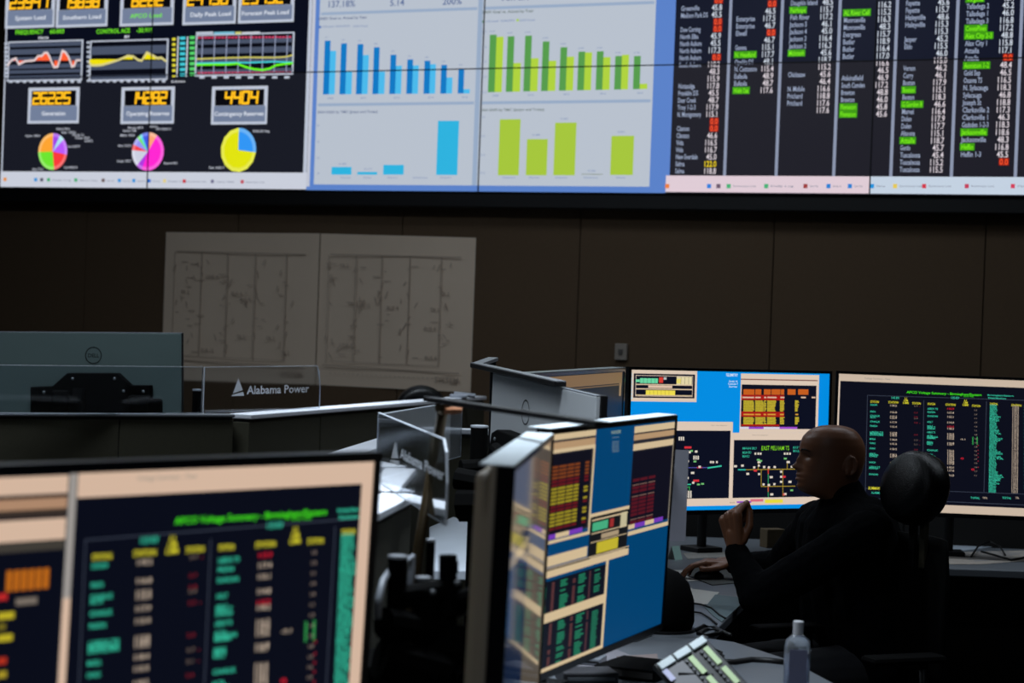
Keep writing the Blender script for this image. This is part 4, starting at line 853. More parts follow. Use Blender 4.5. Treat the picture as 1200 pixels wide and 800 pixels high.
pl = atD(576.5, 436.5, 6.75); pr = atD(697.3, 464, 5.85)
t6, s, w, h, S, z0 = back_monitor('grey monitor back with round emblem in the middle under a light bar', (pl.x, pl.y), (pr.x, pr.y), pl.z, pr.z, .55, silver_g)
lx_, lz_ = s.px(616, 483); logo(s, t6, lx_, lz_, .038, ink); s.flush()
B().plate(pz([(594, 507), (600, 503.5), (626, 513), (640, 545), (585, 560)]), -.05, -.001, S).obj('mount_plate', black_matte, t6, bevel=.004)
a_ = s.px(598, 514); B().lathe([(.004, 0), (.006, .003), (.003, .006)], 10, S @ T(a_[0]+.01, -.05, a_[1]) @ Matrix.Rotation(math.radians(90), 4, 'X')).obj('screw', silver, t6)
B().tube([tuple(atD(562, 540, 5.95)), tuple(atD(590, 545, 6.05)), tuple(MW[t6.name] @ Vector((-.12, -.045, z0-.1)))], .022, 10).obj('mount_arm', black_matte, t6, world=True)

# light bars (desk lamps)
dark_metal = mat('dark_lamp_metal', (26, 25, 27), .45, metal=.3)
lampwood = mat('bronze_lamp_metal', (66, 54, 34), .4, metal=.4)
def bar(b, p0, p1, w, h):
    p0 = Vector(p0); p1 = Vector(p1); d = (p1-p0); L = d.length; d.normalize(); n = Vector((-d.y, d.x, 0)).normalized(); u = d.cross(n)
    b.add([c+n*(w/2*i)+u*(h/2*j) for c in (p0, p1) for i, j in ((-1, -1), (1, -1), (1, 1), (-1, 1))], [(3, 2, 1, 0), (4, 5, 6, 7), (0, 1, 5, 4), (1, 2, 6, 5), (2, 3, 7, 6), (3, 0, 4, 7)]); return b
p0 = atD(557, 428, 6.9); p1 = atD(657, 450, 6.1)
pe = atD(578, 420.5, 7.15)
t = thing('light_bar_lamp', 'thin black light bar lamp above the grey monitor back', 'lamp', T(p0.x-.02, p0.y, .74))
bar(B(), p0, p1, .035, .014).obj('lamp_head', black_plastic, t, world=True, bevel=.002)
bar(B(), p0+Vector((0, 0, .008)), p1+Vector((0, 0, .008)), .032, .003).obj('top_face', mat('grey_lamp_top', (150, 152, 158), .4), t, world=True)
bar(B(), p0+Vector((.0, 0, .0)), pe, .035, .012).obj('end_arm', MATS['grey_lamp_top'], t, world=True, bevel=.002)
B().tube([pe, (pe.x+.01, pe.y+.02, .74)], .010, 10).obj('post', black_plastic, t, world=True)
B().lathe([(.05, 0), (.05, .015), (.02, .025)], 16, T(pe.x+.01, pe.y+.02, .74)).obj('base', black_plastic, t, world=True)
p0 = atD(503, 467.5, 4.80); p1 = atD(706, 497, 4.0)
t = thing('light_bar_lamp', 'tall leaning desk lamp whose long black bar crosses to the blue monitor', 'lamp', T(p0.x-.05, p0.y, .0))
bar(B(), p0, p1, .03, .011).obj('lamp_head', dark_metal, t, world=True, bevel=.002)
q0 = atD(520, 474, 4.78); q1 = atD(491, 640, 4.72); q2 = atD(470, 800, 4.7)
B().tube([q0, q1, q2, (q2.x+.03, q2.y-.01, .35), (q2.x+.05, q2.y-.02, .02)], .0125, 12).obj('post', lampwood, t, world=True, smooth=True)
B().lathe([(.012, -.018), (.017, -.01), (.017, .012), (.008, .018)], 14, T(*atD(519, 476, 4.775))).obj('hinge', lampwood, t, world=True)
B().lathe([(.006, -.02), (.009, 0), (.006, .02)], 10, T(*atD(531, 481, 4.75)) @ Matrix.Rotation(1.5, 4, 'Y')).obj('knob', mat('copper_knob', (150, 100, 70), .4, metal=.6), t, world=True)
B().lathe([(.05, 0), (.05, .02), (.02, .035)], 24, T(q2.x+.05, q2.y-.02, 0)).obj('base', black_plastic, t, world=True)

# ------------------------------------------------------------------ dark mounting gear between the screens
capg = mat('grey_pole_cap', (160, 165, 172), .4)
def pole(px, py, D, r, label, zbase=0, name='mounting_pole'):
    p = atD(px, py, D); t = thing(name, label, 'mounting pole', T(p.x, p.y, zbase)); H = p.z-zbase
    B().lathe([(r, 0), (r, H-.004)], 16).obj('pole', black_matte, t, smooth=False)
    B().lathe([(r*1.04, H-.006), (r*1.04, H-.001), (r*.8, H)], 16).obj('end_cap', capg, t)
    B().lathe([(r*2.6, 0), (r*2.6, .012), (r*1.5, .02)], 18).obj('base', black_matte, t)
    B().lathe([(r*1.45, H*.62), (r*1.45, H*.62+.05)], 16).obj('collar', black_matte, t)
    return t, H
pole(466.5, 650, 4.0, .018, 'thick black mounting pole with grey cap right of the foreground monitor')
pole(496, 675, 4.05, .0145, 'second black mounting pole, lower, beside the leaning lamp')
pole(505, 631, 4.35, .009, 'thin black pole with pale top behind the lamp post')
pole(562, 498, 5.95, .024, 'black mounting pole with grey cap standing left of the grey monitor back')
pole(408+590-408-190+10+99, 0, 0, 0, '') if False else None
# clamp arms near each pole
def clutter(name, label, cat, spec_list):
    p = spec_list[0]; base = atD(p[0], p[1], p[2]); t = thing(name, label, cat, T(base.x, base.y, .74))
    for i, (px, py, D, px2, py2, D2, r, part) in enumerate(spec_list):
        B().tube([atD(px, py, D), atD(px2, py2, D2)], r, 10).obj(part, black_matte, t, world=True)
    return t
clutter('arm_stand', 'black jointed monitor arm in the dark gap beside the foreground monitor', 'arm stand',
        [(470, 700, 4.0, 530, 690, 4.05, .022, 'arm'), (525, 650, 4.05, 525, 800, 4.05, .017, 'column'), (516, 664, 4.05, 537, 664, 4.05, .012, 'cross_bolt'), (525, 680, 4.05, 525, 720, 4.05, .026, 'joint'), (535, 705, 4.05, 585, 690, 3.95, .02, 'arm'), (450, 730, 3.95, 520, 740, 4.05, .03, 'arm'), (498, 690, 4.02, 498, 740, 4.02, .025, 'joint'), (560, 672, 4.0, 590, 676, 3.95, .018, 'joint'), (505, 760, 4.05, 585, 760, 4.0, .045, 'joint'), (445, 770, 3.95, 520, 790, 4.0, .04, 'cable_box')])
clutter('arm_stand', 'black jointed monitor arm under the grey monitor back', 'arm stand',
        [(540, 548, 5.9, 600, 545, 5.95, .022, 'arm'), (562, 540, 5.93, 562, 600, 5.93, .034, 'joint'), (588, 540, 6.0, 630, 560, 5.9, .03, 'joint'), (535, 560, 5.85, 600, 572, 5.8, .03, 'arm'), (580, 525, 6.1, 600, 545, 6.0, .018, 'arm'), (540, 590, 5.85, 600, 590, 5.8, .05, 'cable_box')])
# grey highlights: small knobs on the arms
for px, py, D, lab in ((507, 694, 4.0, 'small round steel bolt on the dark arm, upper left of its row'), (536, 683, 3.98, 'small round steel bolt on the dark arm, at its right end')):
    p = atD(px, py, D); B().ell(p, .006, .006, .006, n=10, m=6).obj('bolt', silver, None); tag(bpy.data.objects[[o.name for o in bpy.data.objects if o.name.startswith('bolt')][-1]], lab, 'bolt')
t = thing('gap_filler', 'black box added to keep the gap between the desks dark', 'filler', T(-.15, 4.45, 0))  # solid box added so this gap stays black
B().box(-.13, .15, -.12, .12, 0, .93).obj('body', black_matte, t, bevel=.01); B().box(-.11, .13, -.13, -.12, .05, .88).obj('door', black_matte, t, bevel=.004); B().box(.09, .105, -.14, -.13, .45, .6).obj('handle', black_plastic, t)
o = B().tube([atD(443, 724, 3.9), atD(444, 700, 3.92), atD(449, 680, 3.95), atD(458, 668, 4.03), atD(472, 660, 4.1), atD(483, 652, 4.12), atD(482, 672, 4.12), atD(479, 694, 4.1)], .0065, 10).obj('cable_loop', mat('pale_cable', (175, 182, 192), .4), None, smooth=True)
tag(o, 'pale grey cable looping behind the thick mounting pole', 'cable')
# black pole near lettered screen at left
p = atZ(231, 484, 1.0); p = atD(231, 456, 9.1)
t = thing('mounting_pole', 'short black pole beside the silver monitor at left', 'mounting pole', T(p.x, p.y, .74))
B().lathe([(.02, 0), (.02, p.z-.74)], 14).obj('pole', black_matte, t); B().lathe([(.0205, p.z-.746), (.0205, p.z-.739)], 14).obj('end_cap', capg, t)
p = atD(542, 468, 8.6)
t = thing('cable_clamp', 'small silver clamp where the long bright partition cap ends', 'clamp', T(p.x, p.y, 1.2))
pc = atZ(541, 466, 1.2)
t.location = (pc.x, pc.y, 1.2); MW[t.name] = T(pc.x, pc.y, 1.2)
B().box(-.06, .03, -.03, .03, 0, .018).obj('jaw', mat('clamp_silver', (170, 175, 185), .35, metal=.4), t, bevel=.005); B().tube([(-.04, 0, .02), (.07, 0, .012)], .012, 10).obj('screw', MATS['clamp_silver'], t)

# ------------------------------------------------------------------ chairs
def office_chair(M, label, zh=1.15, group=None):
    """local: faces -y... x right; back of the chair towards +y"""
    t = thing('office_chair', label, 'chair', M)
    seat = B().ell((0, -.02, .49), .26, .26, .055, n=28, m=10); seat.obj('seat', leather, t, smooth=True)
    bk = B(); n = 12
    prof = [(-.0, .56), (.03, .7), (.03, .85), (.01, .98)]
    b = B(); vs = []; fs = []
    nx, nz = 12, 12
    for sgn in (0, 1):
        for j in range(nz+1):
            fz = j/nz; zz = .56+.44*fz; wd = .235-.05*abs(fz-.4)**1.5-.09*max(0, fz-.7)
            for i in range(nx+1):
                u = -1+2*i/nx; yy = .24-.045*math.sin(fz*math.pi)*.5-.05*(u*u)+.03*fz+(.045 if sgn else 0)*(1-u*u*.6)*(.4+.6*math.sin(math.pi*min(1, max(0, fz*.96+.02))))
                vs.append((u*wd, yy, zz))
    k = (nx+1)*(nz+1)
    for j in range(nz):
        for i in range(nx):
            a = j*(nx+1)+i; fs.append((a, a+1, a+nx+2, a+nx+1)); fs.append((k+a+nx+1, k+a+nx+2, k+a+1, k+a))
    for i in range(nx):
        fs.append((i+1, i, k+i, k+i+1)); a = nz*(nx+1)+i; fs.append((a, a+1, k+a+1, k+a))
    for j in range(nz):
        a = j*(nx+1); fs.append((a, a+nx+1, k+a+nx+1, k+a)); a += nx; fs.append((a+nx+1, a, k+a, k+a+nx+1))
    b.add(vs, fs); b.obj('backrest', black_matte, t, smooth=True)
    # headrest: thick rounded pad
    hp = B(); prof = [(.02, -.05), (.075, -.05), (.10, -.045), (.112, -.03), (.117, .0), (.112, .035), (.098, .055), (.06, .066), (.01, .068)]
    hp.lathe(prof, 40, T(0, .235, zh) @ Matrix.Rotation(math.radians(-14), 4, 'X') @ Matrix.Rotation(math.radians(90), 4, 'X') @ Matrix.Diagonal((1.12, 1, 1, 1))); hp.obj('headrest', leather, t, smooth=True)
    for sx in (-.028, .028): B().box(sx-.014, sx+.014, .245, .262, .9, zh-.06).obj('headrest_post', mat('olive_strap', (58, 54, 40), .6) if sx > 0 else black_plastic, t, bevel=.003)
    for sx in (-1, 1):
        a = B(); a.tube([(sx*.22, .10, .47), (sx*.30, .08, .50), (sx*.31, .06, .66)], .014, 8); a.obj('arm_support', black_plastic, t, smooth=True)
        B().box(sx*.31-.04, sx*.31+.04, -.14, .12, .66, .685).obj('armrest', black_matte, t, bevel=.012)
    B().tube([(0, 0, .1), (0, 0, .44)], .028, 12).obj('gas_column', black_plastic, t)
    for k in range(5):
        a = 2*math.pi*k/5; c, s_ = math.cos(a), math.sin(a)
        leg = B().tube([(0, 0, .12), (c*.31, s_*.31, .075)], [.028, .016], 8).obj('leg', black_plastic, t)
        B().lathe([(.028, -.012), (.03, 0), (.028, .012)], 14, T(c*.31, s_*.31, .0305) @ RZ(a) @ Matrix.Rotation(math.radians(90), 4, 'X')).obj('caster', black_plastic, leg)
    B().box(-.02, .02, .1, .27, .44, .47).obj('back_bracket', black_plastic, t); B().box(-.03, .03, .255, .28, .44, .9).obj('spine', black_plastic, t, bevel=.004)
    return t
FD = Vector((-.90, -.43)).normalized()         # direction the seated man's chair faces
hx = atD(1073, 572, 6.72)
# headrest sits .24 behind the chair axis
ang = math.atan2(FD.y, FD.x)+math.pi/2         # local -y -> FD
CH = Vector((hx.x, hx.y))+Vector((FD.x, FD.y))*.235
ch1 = office_chair(T(CH.x, CH.y, 0) @ RZ(ang), 'black high back office chair with round headrest behind the seated man', hx.z)
p = atD(489, 466, 11.25)
ch2 = copy_thing(ch1, T(p.x-.05, p.y+.1, p.z-hx.z-.065) @ RZ(2.6), 'black office chair, only its headrest showing above the long partition')
ch2.matrix_world = T(p.x, p.y-.12, 0) @ RZ(3.3)

# ------------------------------------------------------------------ the seated man
def remeshed(name, b, m, parent, voxel, smooth=4, disp=None):
    me = b.mesh(name+'_src'); o = bpy.data.objects.new('src', me); C.objects.link(o)
    r = o.modifiers.new('r', 'REMESH'); r.mode = 'VOXEL'; r.voxel_size = voxel; r.use_smooth_shade = True
    sm = o.modifiers.new('s', 'SMOOTH'); sm.factor = .5; sm.iterations = smooth
    if disp:
        tx = bpy.data.textures.new('folds', 'CLOUDS'); tx.noise_scale = disp[1]; d = o.modifiers.new('d', 'DISPLACE'); d.texture = tx; d.strength = disp[0]; d.mid_level = .5
    dg = bpy.context.evaluated_depsgraph_get(); dg.update()
    me2 = bpy.data.meshes.new_from_object(o.evaluated_get(dg)); bpy.data.objects.remove(o); me2.name = name
    me2.materials.clear(); me2.materials.append(m); me2.shade_smooth()
    me2.transform(MW[parent.name].inverted())
    ob = bpy.data.objects.new(name, me2); C.objects.link(ob); ob.parent = parent; MW[ob.name] = MW[parent.name].copy(); return ob

HC = atD(975, 586, 6.95)                       # base of the head under the skull
HM = T(*HC) @ RZ(math.radians(4)) @ Matrix.Rotation(math.radians(0), 4, 'Y')
U = .00274
def head_point(x_fwd, y_lat, z): return HM @ Vector((-x_fwd, y_lat, z))
prof = [(586, 966, 1000, .046), (582, 952, 1000, .047), (576, 936.5, 1000, .050), (570, 933.5, 1001, .055), (564, 933, 1003, .060), (558, 933.2, 1006, .064), (552, 935, 1008.5, .068), (547, 937, 1010, .071), (540, 937, 1011.5, .0745), (533, 936.5, 1012, .077), (527, 934.5, 1012, .078), (520, 935, 1010.5, .078), (512, 938, 1007, .0745), (505, 944.5, 1001.5, .065), (501, 952, 996, .054), (499, 959, 989, .041), (498, 967, 982, .022)]
def interp(y, k):
    P = sorted(prof)
    for a, b in zip(P, P[1:]):
        if a[0] <= y <= b[0]:
            f = (y-a[0])/(b[0]-a[0]); return a[k]*(1-f)+b[k]*f
    return P[0][k] if y < P[0][0] else P[-1][k]
G = lambda v, c, w: math.exp(-((v-c)/w)**2)
def sm_interp(y, k): return (interp(y-1.5, k)+2*interp(y, k)+interp(y+1.5, k))/4 if 500 < y < 584 else interp(y, k)
body = B()
hb = B(); NR, NA = 88, 96; rows = []
for j in range(NR+1):
    y = 586-(586-498.0)*j/NR if j < NR-8 else 586-(586-498.0)*j/NR
    xf, xb_, hw = sm_interp(y, 1), sm_interp(y, 2), sm_interp(y, 3)
    f_ = (975-xf)*U; b_ = (975-xb_)*U; c = (f_+b_)/2; ra = (f_-b_)/2; z = (586-y)*U
    for i in range(NA):
        th = 2*math.pi*i/NA; ct, st = math.cos(th), math.sin(th)
        e = 2.25; r = 1/((abs(ct)**e+abs(st)**e)**(1/e))
        X = c+ra*ct*r; L = hw*st*r
        if ct > 0: L *= (1-.16*ct*ct)
        if ct > 0:
            lat = L
            nose = (.0300*G(y, 547.5, 4.2)+.016*G(y, 540, 5)+.005*G(y, 534, 4))*G(lat, 0, .0105+.004*G(y, 550, 4)); X += nose*1.0
            X += .004*G(y, 551, 3)*(G(lat, .014, .006)+G(lat, -.014, .006))
            for sg in (-1, 1):
                X -= .0105*G(lat, sg*.031, .014)*G(y, 534.5, 3.6)
                X += .0035*G(lat, sg*.030, .018)*G(y, 527.5, 2.6)
                X += .004*G(lat, sg*.045, .018)*G(y, 546, 5)
            X += .0085*G(lat, 0, .022)*G(y, 556.6, 2.0)+.0085*G(lat, 0, .020)*G(y, 562, 2.1)-.005*G(lat, 0, .024)*G(y, 559.4, 1.0)
            X += .004*G(lat, 0, .02)*G(y, 571, 4)-.003*G(lat, 0, .02)*G(y, 566, 1.8)
        hb.v.append(head_point(X, L, z))
for j in range(NR):
    for i in range(NA): hb.f.append((j*NA+i, (j+1)*NA+i, (j+1)*NA+(i+1) % NA, j*NA+(i+1) % NA))
hb.f.append(tuple(range(NA))); hb.f.append(tuple(NR*NA+i for i in range(NA))[::-1])
body.add(hb.v, hb.f)
# ears (local lateral -y is towards the camera for a face looking to -x, so both sides)
for sg in (-1, 1):
    ec = Vector(((988-975)*U, sg*.0765, (586-543)*U))
    def EP(a, r, o=0): return HM @ (ec+Vector((.004+r*.017*math.cos(a), sg*(.002+o+.003*math.cos(a)), r*.028*math.sin(a)+r*.003*math.cos(a))))
    pts = [EP(math.radians(a), 1) for a in (-115, -80, -45, -10, 25, 60, 95, 130, 160, 185)]
    body.tube(pts, [.0055, .0055, .005, .0045, .0045, .0045, .0045, .004, .004, .004], 8)
    body.ell(HM @ (ec+Vector((-.002, -sg*.002, 0))), .017, .007, .028, n=14, m=8)
    body.ell(HM @ (ec+Vector((-.009, sg*.006, -.024))), .008, .005, .010, n=12, m=6)
# neck, trunk, limbs
nk0 = HM @ Vector((.028, 0, .035)); SHC = Vector((1.10, 6.95, 1.03)); HIP = Vector((1.17, 6.99, .54))
body.cap(nk0, SHC+Vector((.01, 0, .03)), .056, .062)
F3 = Vector((FD.x, FD.y, 0)); L3 = Vector((-FD.y, FD.x, 0))   # body forward; body left is towards the camera
L3 = Vector((FD.y*-1, FD.x, 0)); 
if L3.y > 0: L3 = -L3
SL = Vector((1.13, 6.76, .995)); SR = Vector((1.03, 7.14, .995))
EL = Vector((.80, 6.77, .785)); WL = Vector((.737, 6.885, .915))
ER = Vector((.955, 7.44, .81)); WR = Vector((.803, 7.575, .792))
body.cap(SHC+Vector((0, 0, -.06)), HIP+Vector((0, 0, .1)), .12, .12)
for sg in (-.6, .6): body.cap(SHC+L3*(.1*sg)+Vector((0, 0, -.05)), HIP+L3*.1*sg, .105, .115)
body.cap(SL, SR, .055, .055)
body.cap(SL, EL, .05, .04); body.cap(EL, WL, .042, .028); body.cap(SR, ER, .05, .04); body.cap(ER, WR, .042, .028)
HL, HR_ = HIP+L3*.09, HIP-L3*.09
KL, KR = HL+F3*.44+Vector((0, 0, .0)), HR_+F3*.44
AL, AR = KL+F3*.03+Vector((0, 0, -.42)), KR+F3*.03+Vector((0, 0, -.42))
for H_, K_, A_ in ((HL, KL, AL), (HR_, KR, AR)): body.cap(H_, K_, .085, .06); body.cap(K_, A_, .056, .036); body.cap(A_+Vector((0, 0, -.055)), A_+F3*.15+Vector((0, 0, -.075)), .035, .03)
def hand(W, d, n, t_, curls, thumb, spread=1.0, tip=1.0, S_=1.0):
    d = Vector(d).normalized(); n = Vector(n); n = (n-d*n.dot(d)).normalized(); tt = Vector(t_); tt = (tt-d*tt.dot(d)-n*tt.dot(n)).normalized()
    P = lambda a, b, c: W+(d*a+tt*b+n*c)*S_; cap_ = body.cap; bc = lambda a, b, r0, r1, n=14: cap_(a, b, r0*S_, r1*S_, n); tip *= S_
    for k, (o0, o1) in enumerate(((.018, .030), (.007, .011), (-.006, -.010), (-.017, -.029))): bc(P(.0, o0*.9, .0), P(.083-.004*k, o1, 0), .0135, .0125)
    bc(P(-.02, 0, 0), P(.03, 0, 0), .026, .02)
    Ls = [(.043, .026, .020), (.047, .029, .021), (.043, .027, .021), (.034, .021, .018)]
    for k in range(4):
        o = (.031, .0105, -.0105, -.030)[k]; p = P(.087-(.0, -.002, .003, .010)[k], o*spread, 0); ang_ = 0
        for q_, (L_, c_) in enumerate(zip(Ls[k], curls[k])):
            ang_ += math.radians(c_); p2 = p+d*(L_*math.cos(ang_))*tip+n*(L_*math.sin(ang_))*tip; r0 = (.0098, .0088, .0078)[q_]*(1 if k < 3 else .88); bc(p, p2, r0, r0*.93, 10); p = p2
    q_ = [P(*v) for v in thumb]
    for a_, b_, r0, r1 in zip(q_, q_[1:], (.015, .0115, .0098), (.012, .0102, .009)): bc(a_, b_, r0, r1, 10)
hand(WL+Vector((-.004, 0, .018)), (-.20, .05, .97), (.72, .66, .2), (.7, -.7, .05), [(62, 88, 60), (72, 92, 60), (76, 94, 60), (80, 94, 60)], [(.010, .022, .010), (.045, .036, .032), (.078, .034, .044), (.108, .028, .046)], S_=1.15)
hand(WR+Vector((-.02, 0, .004)), (-.97, -.16, .02), (.02, 0, -1), (.15, -1, 0), [(14, 22, 18), (18, 24, 20), (20, 26, 20), (24, 26, 22)], [(.015, .022, .005), (.045, .046, .012), (.078, .052, .018), (.104, .046, .020)])
man = thing('person', 'seated bald man in black jacket facing left, one hand raised, one on a mouse', 'person', T(HIP.x, HIP.y, 0))
remeshed('body', body, skin, man, .0032, 3)
# eyes
for sg in (-1, 1):
    e_ = HM @ Vector((-.0745, sg*.0305, (586-534.8)*U))
    eo = B().ell(e_, .0115, .0115, .0115, n=16, m=10).obj('eye', mat('shaded_eye', (60, 48, 40), .7), man, world=True, smooth=True)  # dark eye colour holds the shade of the socket
    ei = B().ell(e_+(HM.to_3x3() @ Vector((-.0095, 0, -.0005))), .003, .0048, .0048, n=12, m=6).obj('iris', mat('dark_iris', (20, 12, 8), .2), eo, world=True, smooth=True)
    B().tube([HM @ Vector((-(975-x)*U, sg*l, (586-y)*U)) for x, l, y in ((935.2, .014, 528.6), (935.2, .026, 526.6), (938, .038, 526.4), (943, .050, 528.5))], [.0022, .003, .0028, .0015], 6).obj('eyebrow', mat('dark_hair', (22, 17, 15), .8), man, world=True, smooth=True)
jk = B()
jk.cap(nk0+Vector((.014, 0, -.03)), SHC+Vector((.0, 0, .02)), .072, .10); jk.cap(nk0+Vector((-.012, 0, -.055)), SHC, .062, .09); jk.cap(nk0+Vector((.012, 0, -.012)), nk0+Vector((.02, 0, -.08)), .062, .075)
jk.cap(SHC+Vector((.0, 0, -.07)), HIP+Vector((0, 0, .08)), .145, .15)
for sg in (-.75, .75): jk.cap(SHC+L3*(.12*sg)+Vector((0, 0, -.065)), HIP+L3*.12*sg+Vector((0, 0, .02)), .12, .14)
jk.cap(SL+Vector((0, 0, -.005)), SR+Vector((0, 0, -.005)), .072, .072)
jk.cap(SL, EL, .074, .062); jk.cap(EL, WL+(EL-WL)*.02, .062, .036); jk.cap(SR, ER, .072, .06); jk.cap(ER, WR+(ER-WR)*.06, .06, .038)
jk.cap(SHC+Vector((.06, -.02, -.03)), SHC+Vector((.08, .02, -.12)), .10, .12); jk.cap(WL+(EL-WL)*.03, WL+(EL-WL)*.18, .037, .040); jk.cap(SHC+Vector((0, 0, .03)), SL+Vector((0, 0, -.02)), .07, .07); jk.cap(SHC+Vector((0, 0, .03)), SR+Vector((0, 0, -.02)), .07, .07)
remeshed('jacket', jk, cloth_black, man, .006, 2, (.012, .07))
tr = B()
for H_, K_, A_ in ((HL, KL, AL), (HR_, KR, AR)): tr.cap(H_, K_, .1, .074); tr.cap(K_, A_+Vector((0, 0, .04)), .07, .055)
tr.cap(HL, HR_, .12, .12)
remeshed('trousers', tr, mat('dark_trouser_cloth', (14, 15, 20), .9), man, .009, 2, (.008, .08))
for A_ in (AL, AR):
    b = B(); b.cap(A_+Vector((0, 0, -.065)), A_+F3*.16+Vector((0, 0, -.085)), .05, .038); bo = b.obj('shoe', leather, man, world=True, smooth=True)

# ------------------------------------------------------------------ things on the desks
def box_thing(name, label, cat, px, py, w, d, h, yaw, m, z=.74, bevel=.003):
    p = atZ(px, py, z); o = B().box(-w/2, w/2, -d/2, d/2, 0, h).obj(name, m, None, bevel=bevel); o.matrix_world = T(p.x, p.y, z) @ RZ(yaw); tag(o, label, cat); return o
def paper_quad(label, pts, m=paper, z=.7405, name='paper_sheet', cat='paper', th=.0008, lines=0):
    W = [atZ(x, y, z) for x, y in pts]; c = sum(W, Vector())/len(W)
    t = thing(name, label, cat, T(c.x, c.y, z))
    B().prism([(p.x, p.y) for p in W], z, z+th).obj('sheet', m, t, world=True)
    if lines:
        b = B(); a, bb_, c_, d_ = W[:4]
        for k in range(lines):
            f = .12+.76*k/lines; p = a.lerp(d_, f); q_ = bb_.lerp(c_, f); p2 = p.lerp(q_, .08); q2 = p.lerp(q_, random.uniform(.5, .92)); dv = (d_-a)*(.25/lines/2)
            up = Vector((0, 0, th+.0003))
            b.add([p2-dv+up, q2-dv+up, q2+dv+up, p2+dv+up], [(0, 1, 2, 3)])
        b.obj('print_lines', mat('grey_print', (120, 122, 126), .9), t, world=True)
    return t
paper_quad('dark mouse pad under the right hand of the man', [(797, 672), (826, 657), (870, 664), (868, 683), (835, 686)], mat('mouse_pad', (58, 60, 58), .9), .7402, 'mouse_pad', 'mouse pad', .003)
p = atZ(846, 672, .744)
t = thing('computer_mouse', 'black mouse under the right hand of the man', 'mouse', T(WR.x-.085, WR.y-.016, .7434) @ RZ(math.pi/2+.16))
B().ell((0, 0, .004), .031, .055, .026, n=20, m=10).obj('shell', black_plastic, t, smooth=True); B().box(-.003, .003, -.04, -.022, .024, .031).obj('wheel', grey_plastic, t)
paper_quad('white letter paper on the desk left of the mouse pad', [(786, 673), (812, 690), (843, 694), (829, 708), (780, 706), (776, 690)], paper, .7412, lines=0)
paper_quad('second white paper partly under the first on the wraparound desk', [(782, 668), (813, 668), (822, 680), (790, 682)], paper, .7404)
paper_quad('pale blue grey folder at the curved desk edge near the man', [(838, 697), (864, 700), (871, 706), (846, 729), (836, 722), (826, 712)], mat('pale_teal_card', (80, 97, 101), .7), .7404, 'folder', 'folder', .002)
paper_quad('keyboard sized grey paper below the blue monitor', [(800, 648), (846, 645), (862, 652), (806, 655)], mat('grey_paper', (120, 118, 114), .9), .7404)
paper_quad('wide white paper on the right hand desk under the voltage monitor', [(1096, 636), (1150, 634), (1168, 640), (1106, 648)], mat('blue_grey_paper', (140, 150, 160), .9), .7404)
paper_quad('grey papers lying along the front of the right hand desk', [(1088, 648), (1200, 645), (1230, 655), (1150, 661), (1096, 661)], mat('warm_grey_paper', (150, 142, 134), .9), .7412, lines=6)
for k, (pts, lab) in enumerate(([[(1138, 652), (1146, 640), (1160, 634), (1172, 640), (1178, 650)], 'thin dark cable arching over the papers at right'], [[(1150, 646), (1165, 650), (1185, 656), (1205, 652)], 'thin dark cable lying over the papers at right'])):
    o = B().tube([atZ(x, y, .746+.02*(k == 0)*(j in (1, 2, 3))) for j, (x, y) in enumerate(pts)], .004, 8).obj('cable', black_plastic, None, smooth=True); tag(o, lab, 'cable')
# sheet clipped beside the slanted monitor
p = atD(797.5, 634, 6.05); pt = atD(799.5, 527, 6.05)
t = thing('clipped_sheet', 'upright pale grey sheet hanging just right of the slanted blue monitor', 'paper', T(p.x, p.y, p.z) @ RZ(.2))
B().box(-.052, .014, -.001, .001, 0, pt.z-p.z).obj('sheet', mat('lavender_paper', (150, 150, 160), .8), t)
B().box(-.05, -.03, -.004, .004, pt.z-p.z-.02, pt.z-p.z+.01).obj('clip', black_plastic, t)
bar(B(), (p.x-.04, p.y+.002, pt.z-.03), (.395, 5.585, pt.z-.05), .012, .012).obj('bracket', black_plastic, t, world=True)
p = atZ(791, 655, .74)
t = thing('tent_card', 'small pale folded card standing under the hanging sheet', 'card', T(p.x, p.y, .74) @ RZ(.7))
B().add([(-.02, -.02, 0), (.02, -.02, 0), (.02, 0, .05), (-.02, 0, .05)], [(0, 1, 2, 3)]).obj('front_leaf', mat('mint_card', (150, 185, 175), .8), t); B().add([(-.02, .02, 0), (.02, .02, 0), (.02, 0, .05), (-.02, 0, .05)], [(3, 2, 1, 0)]).obj('rear_leaf', paper, t)
# rounded black housing behind the slanted monitor
p = atZ(780, 744, .74)
t = thing('desk_speaker', 'rounded black speaker on the desk behind the slanted blue monitor', 'speaker', T(p.x-.005, p.y+.10, .74))
B().lathe([(.085, 0), (.095, .03), (.092, .09), (.075, .14), (.045, .17), (.012, .182)], 30).obj('shell', black_matte, t, smooth=True); B().lathe([(.098, 0), (.098, .008)], 30).obj('base_ring', black_plastic, t)
# cables at the hand side
def cable(pts, r, lab, z=.745, m=black_plastic):
    o = B().tube([atZ(x, y, z) if len((x, y)) else None for x, y in pts], r, 8).obj('cable', m, None, smooth=True); tag(o, lab, 'cable'); return o
cable([(808, 706), (822, 708), (834, 712), (843, 720), (850, 724)], .003, 'thin black cable above its twin at the curved desk edge')
cable([(808, 716), (822, 718), (832, 724), (840, 731)], .003, 'thin black cable below its twin at the curved desk edge')
cable([(815, 738), (825, 733), (838, 735), (846, 741), (832, 744), (818, 742), (828, 737), (843, 738), (856, 744)], .006, 'tangled black cable between the two desks')
cable([(836, 775), (860, 776), (880, 773), (900, 774), (918, 776)], .009, 'thick black cord running to the gel bottle')
cable([(836, 760), (846, 764), (842, 770), (832, 768), (838, 762), (848, 768), (840, 774)], .003, 'curly black cord beside the desk phone')
cable([(660, 768), (680, 752), (710, 748), (745, 750), (765, 742)], .003, 'black cable curving under the slanted blue monitor')
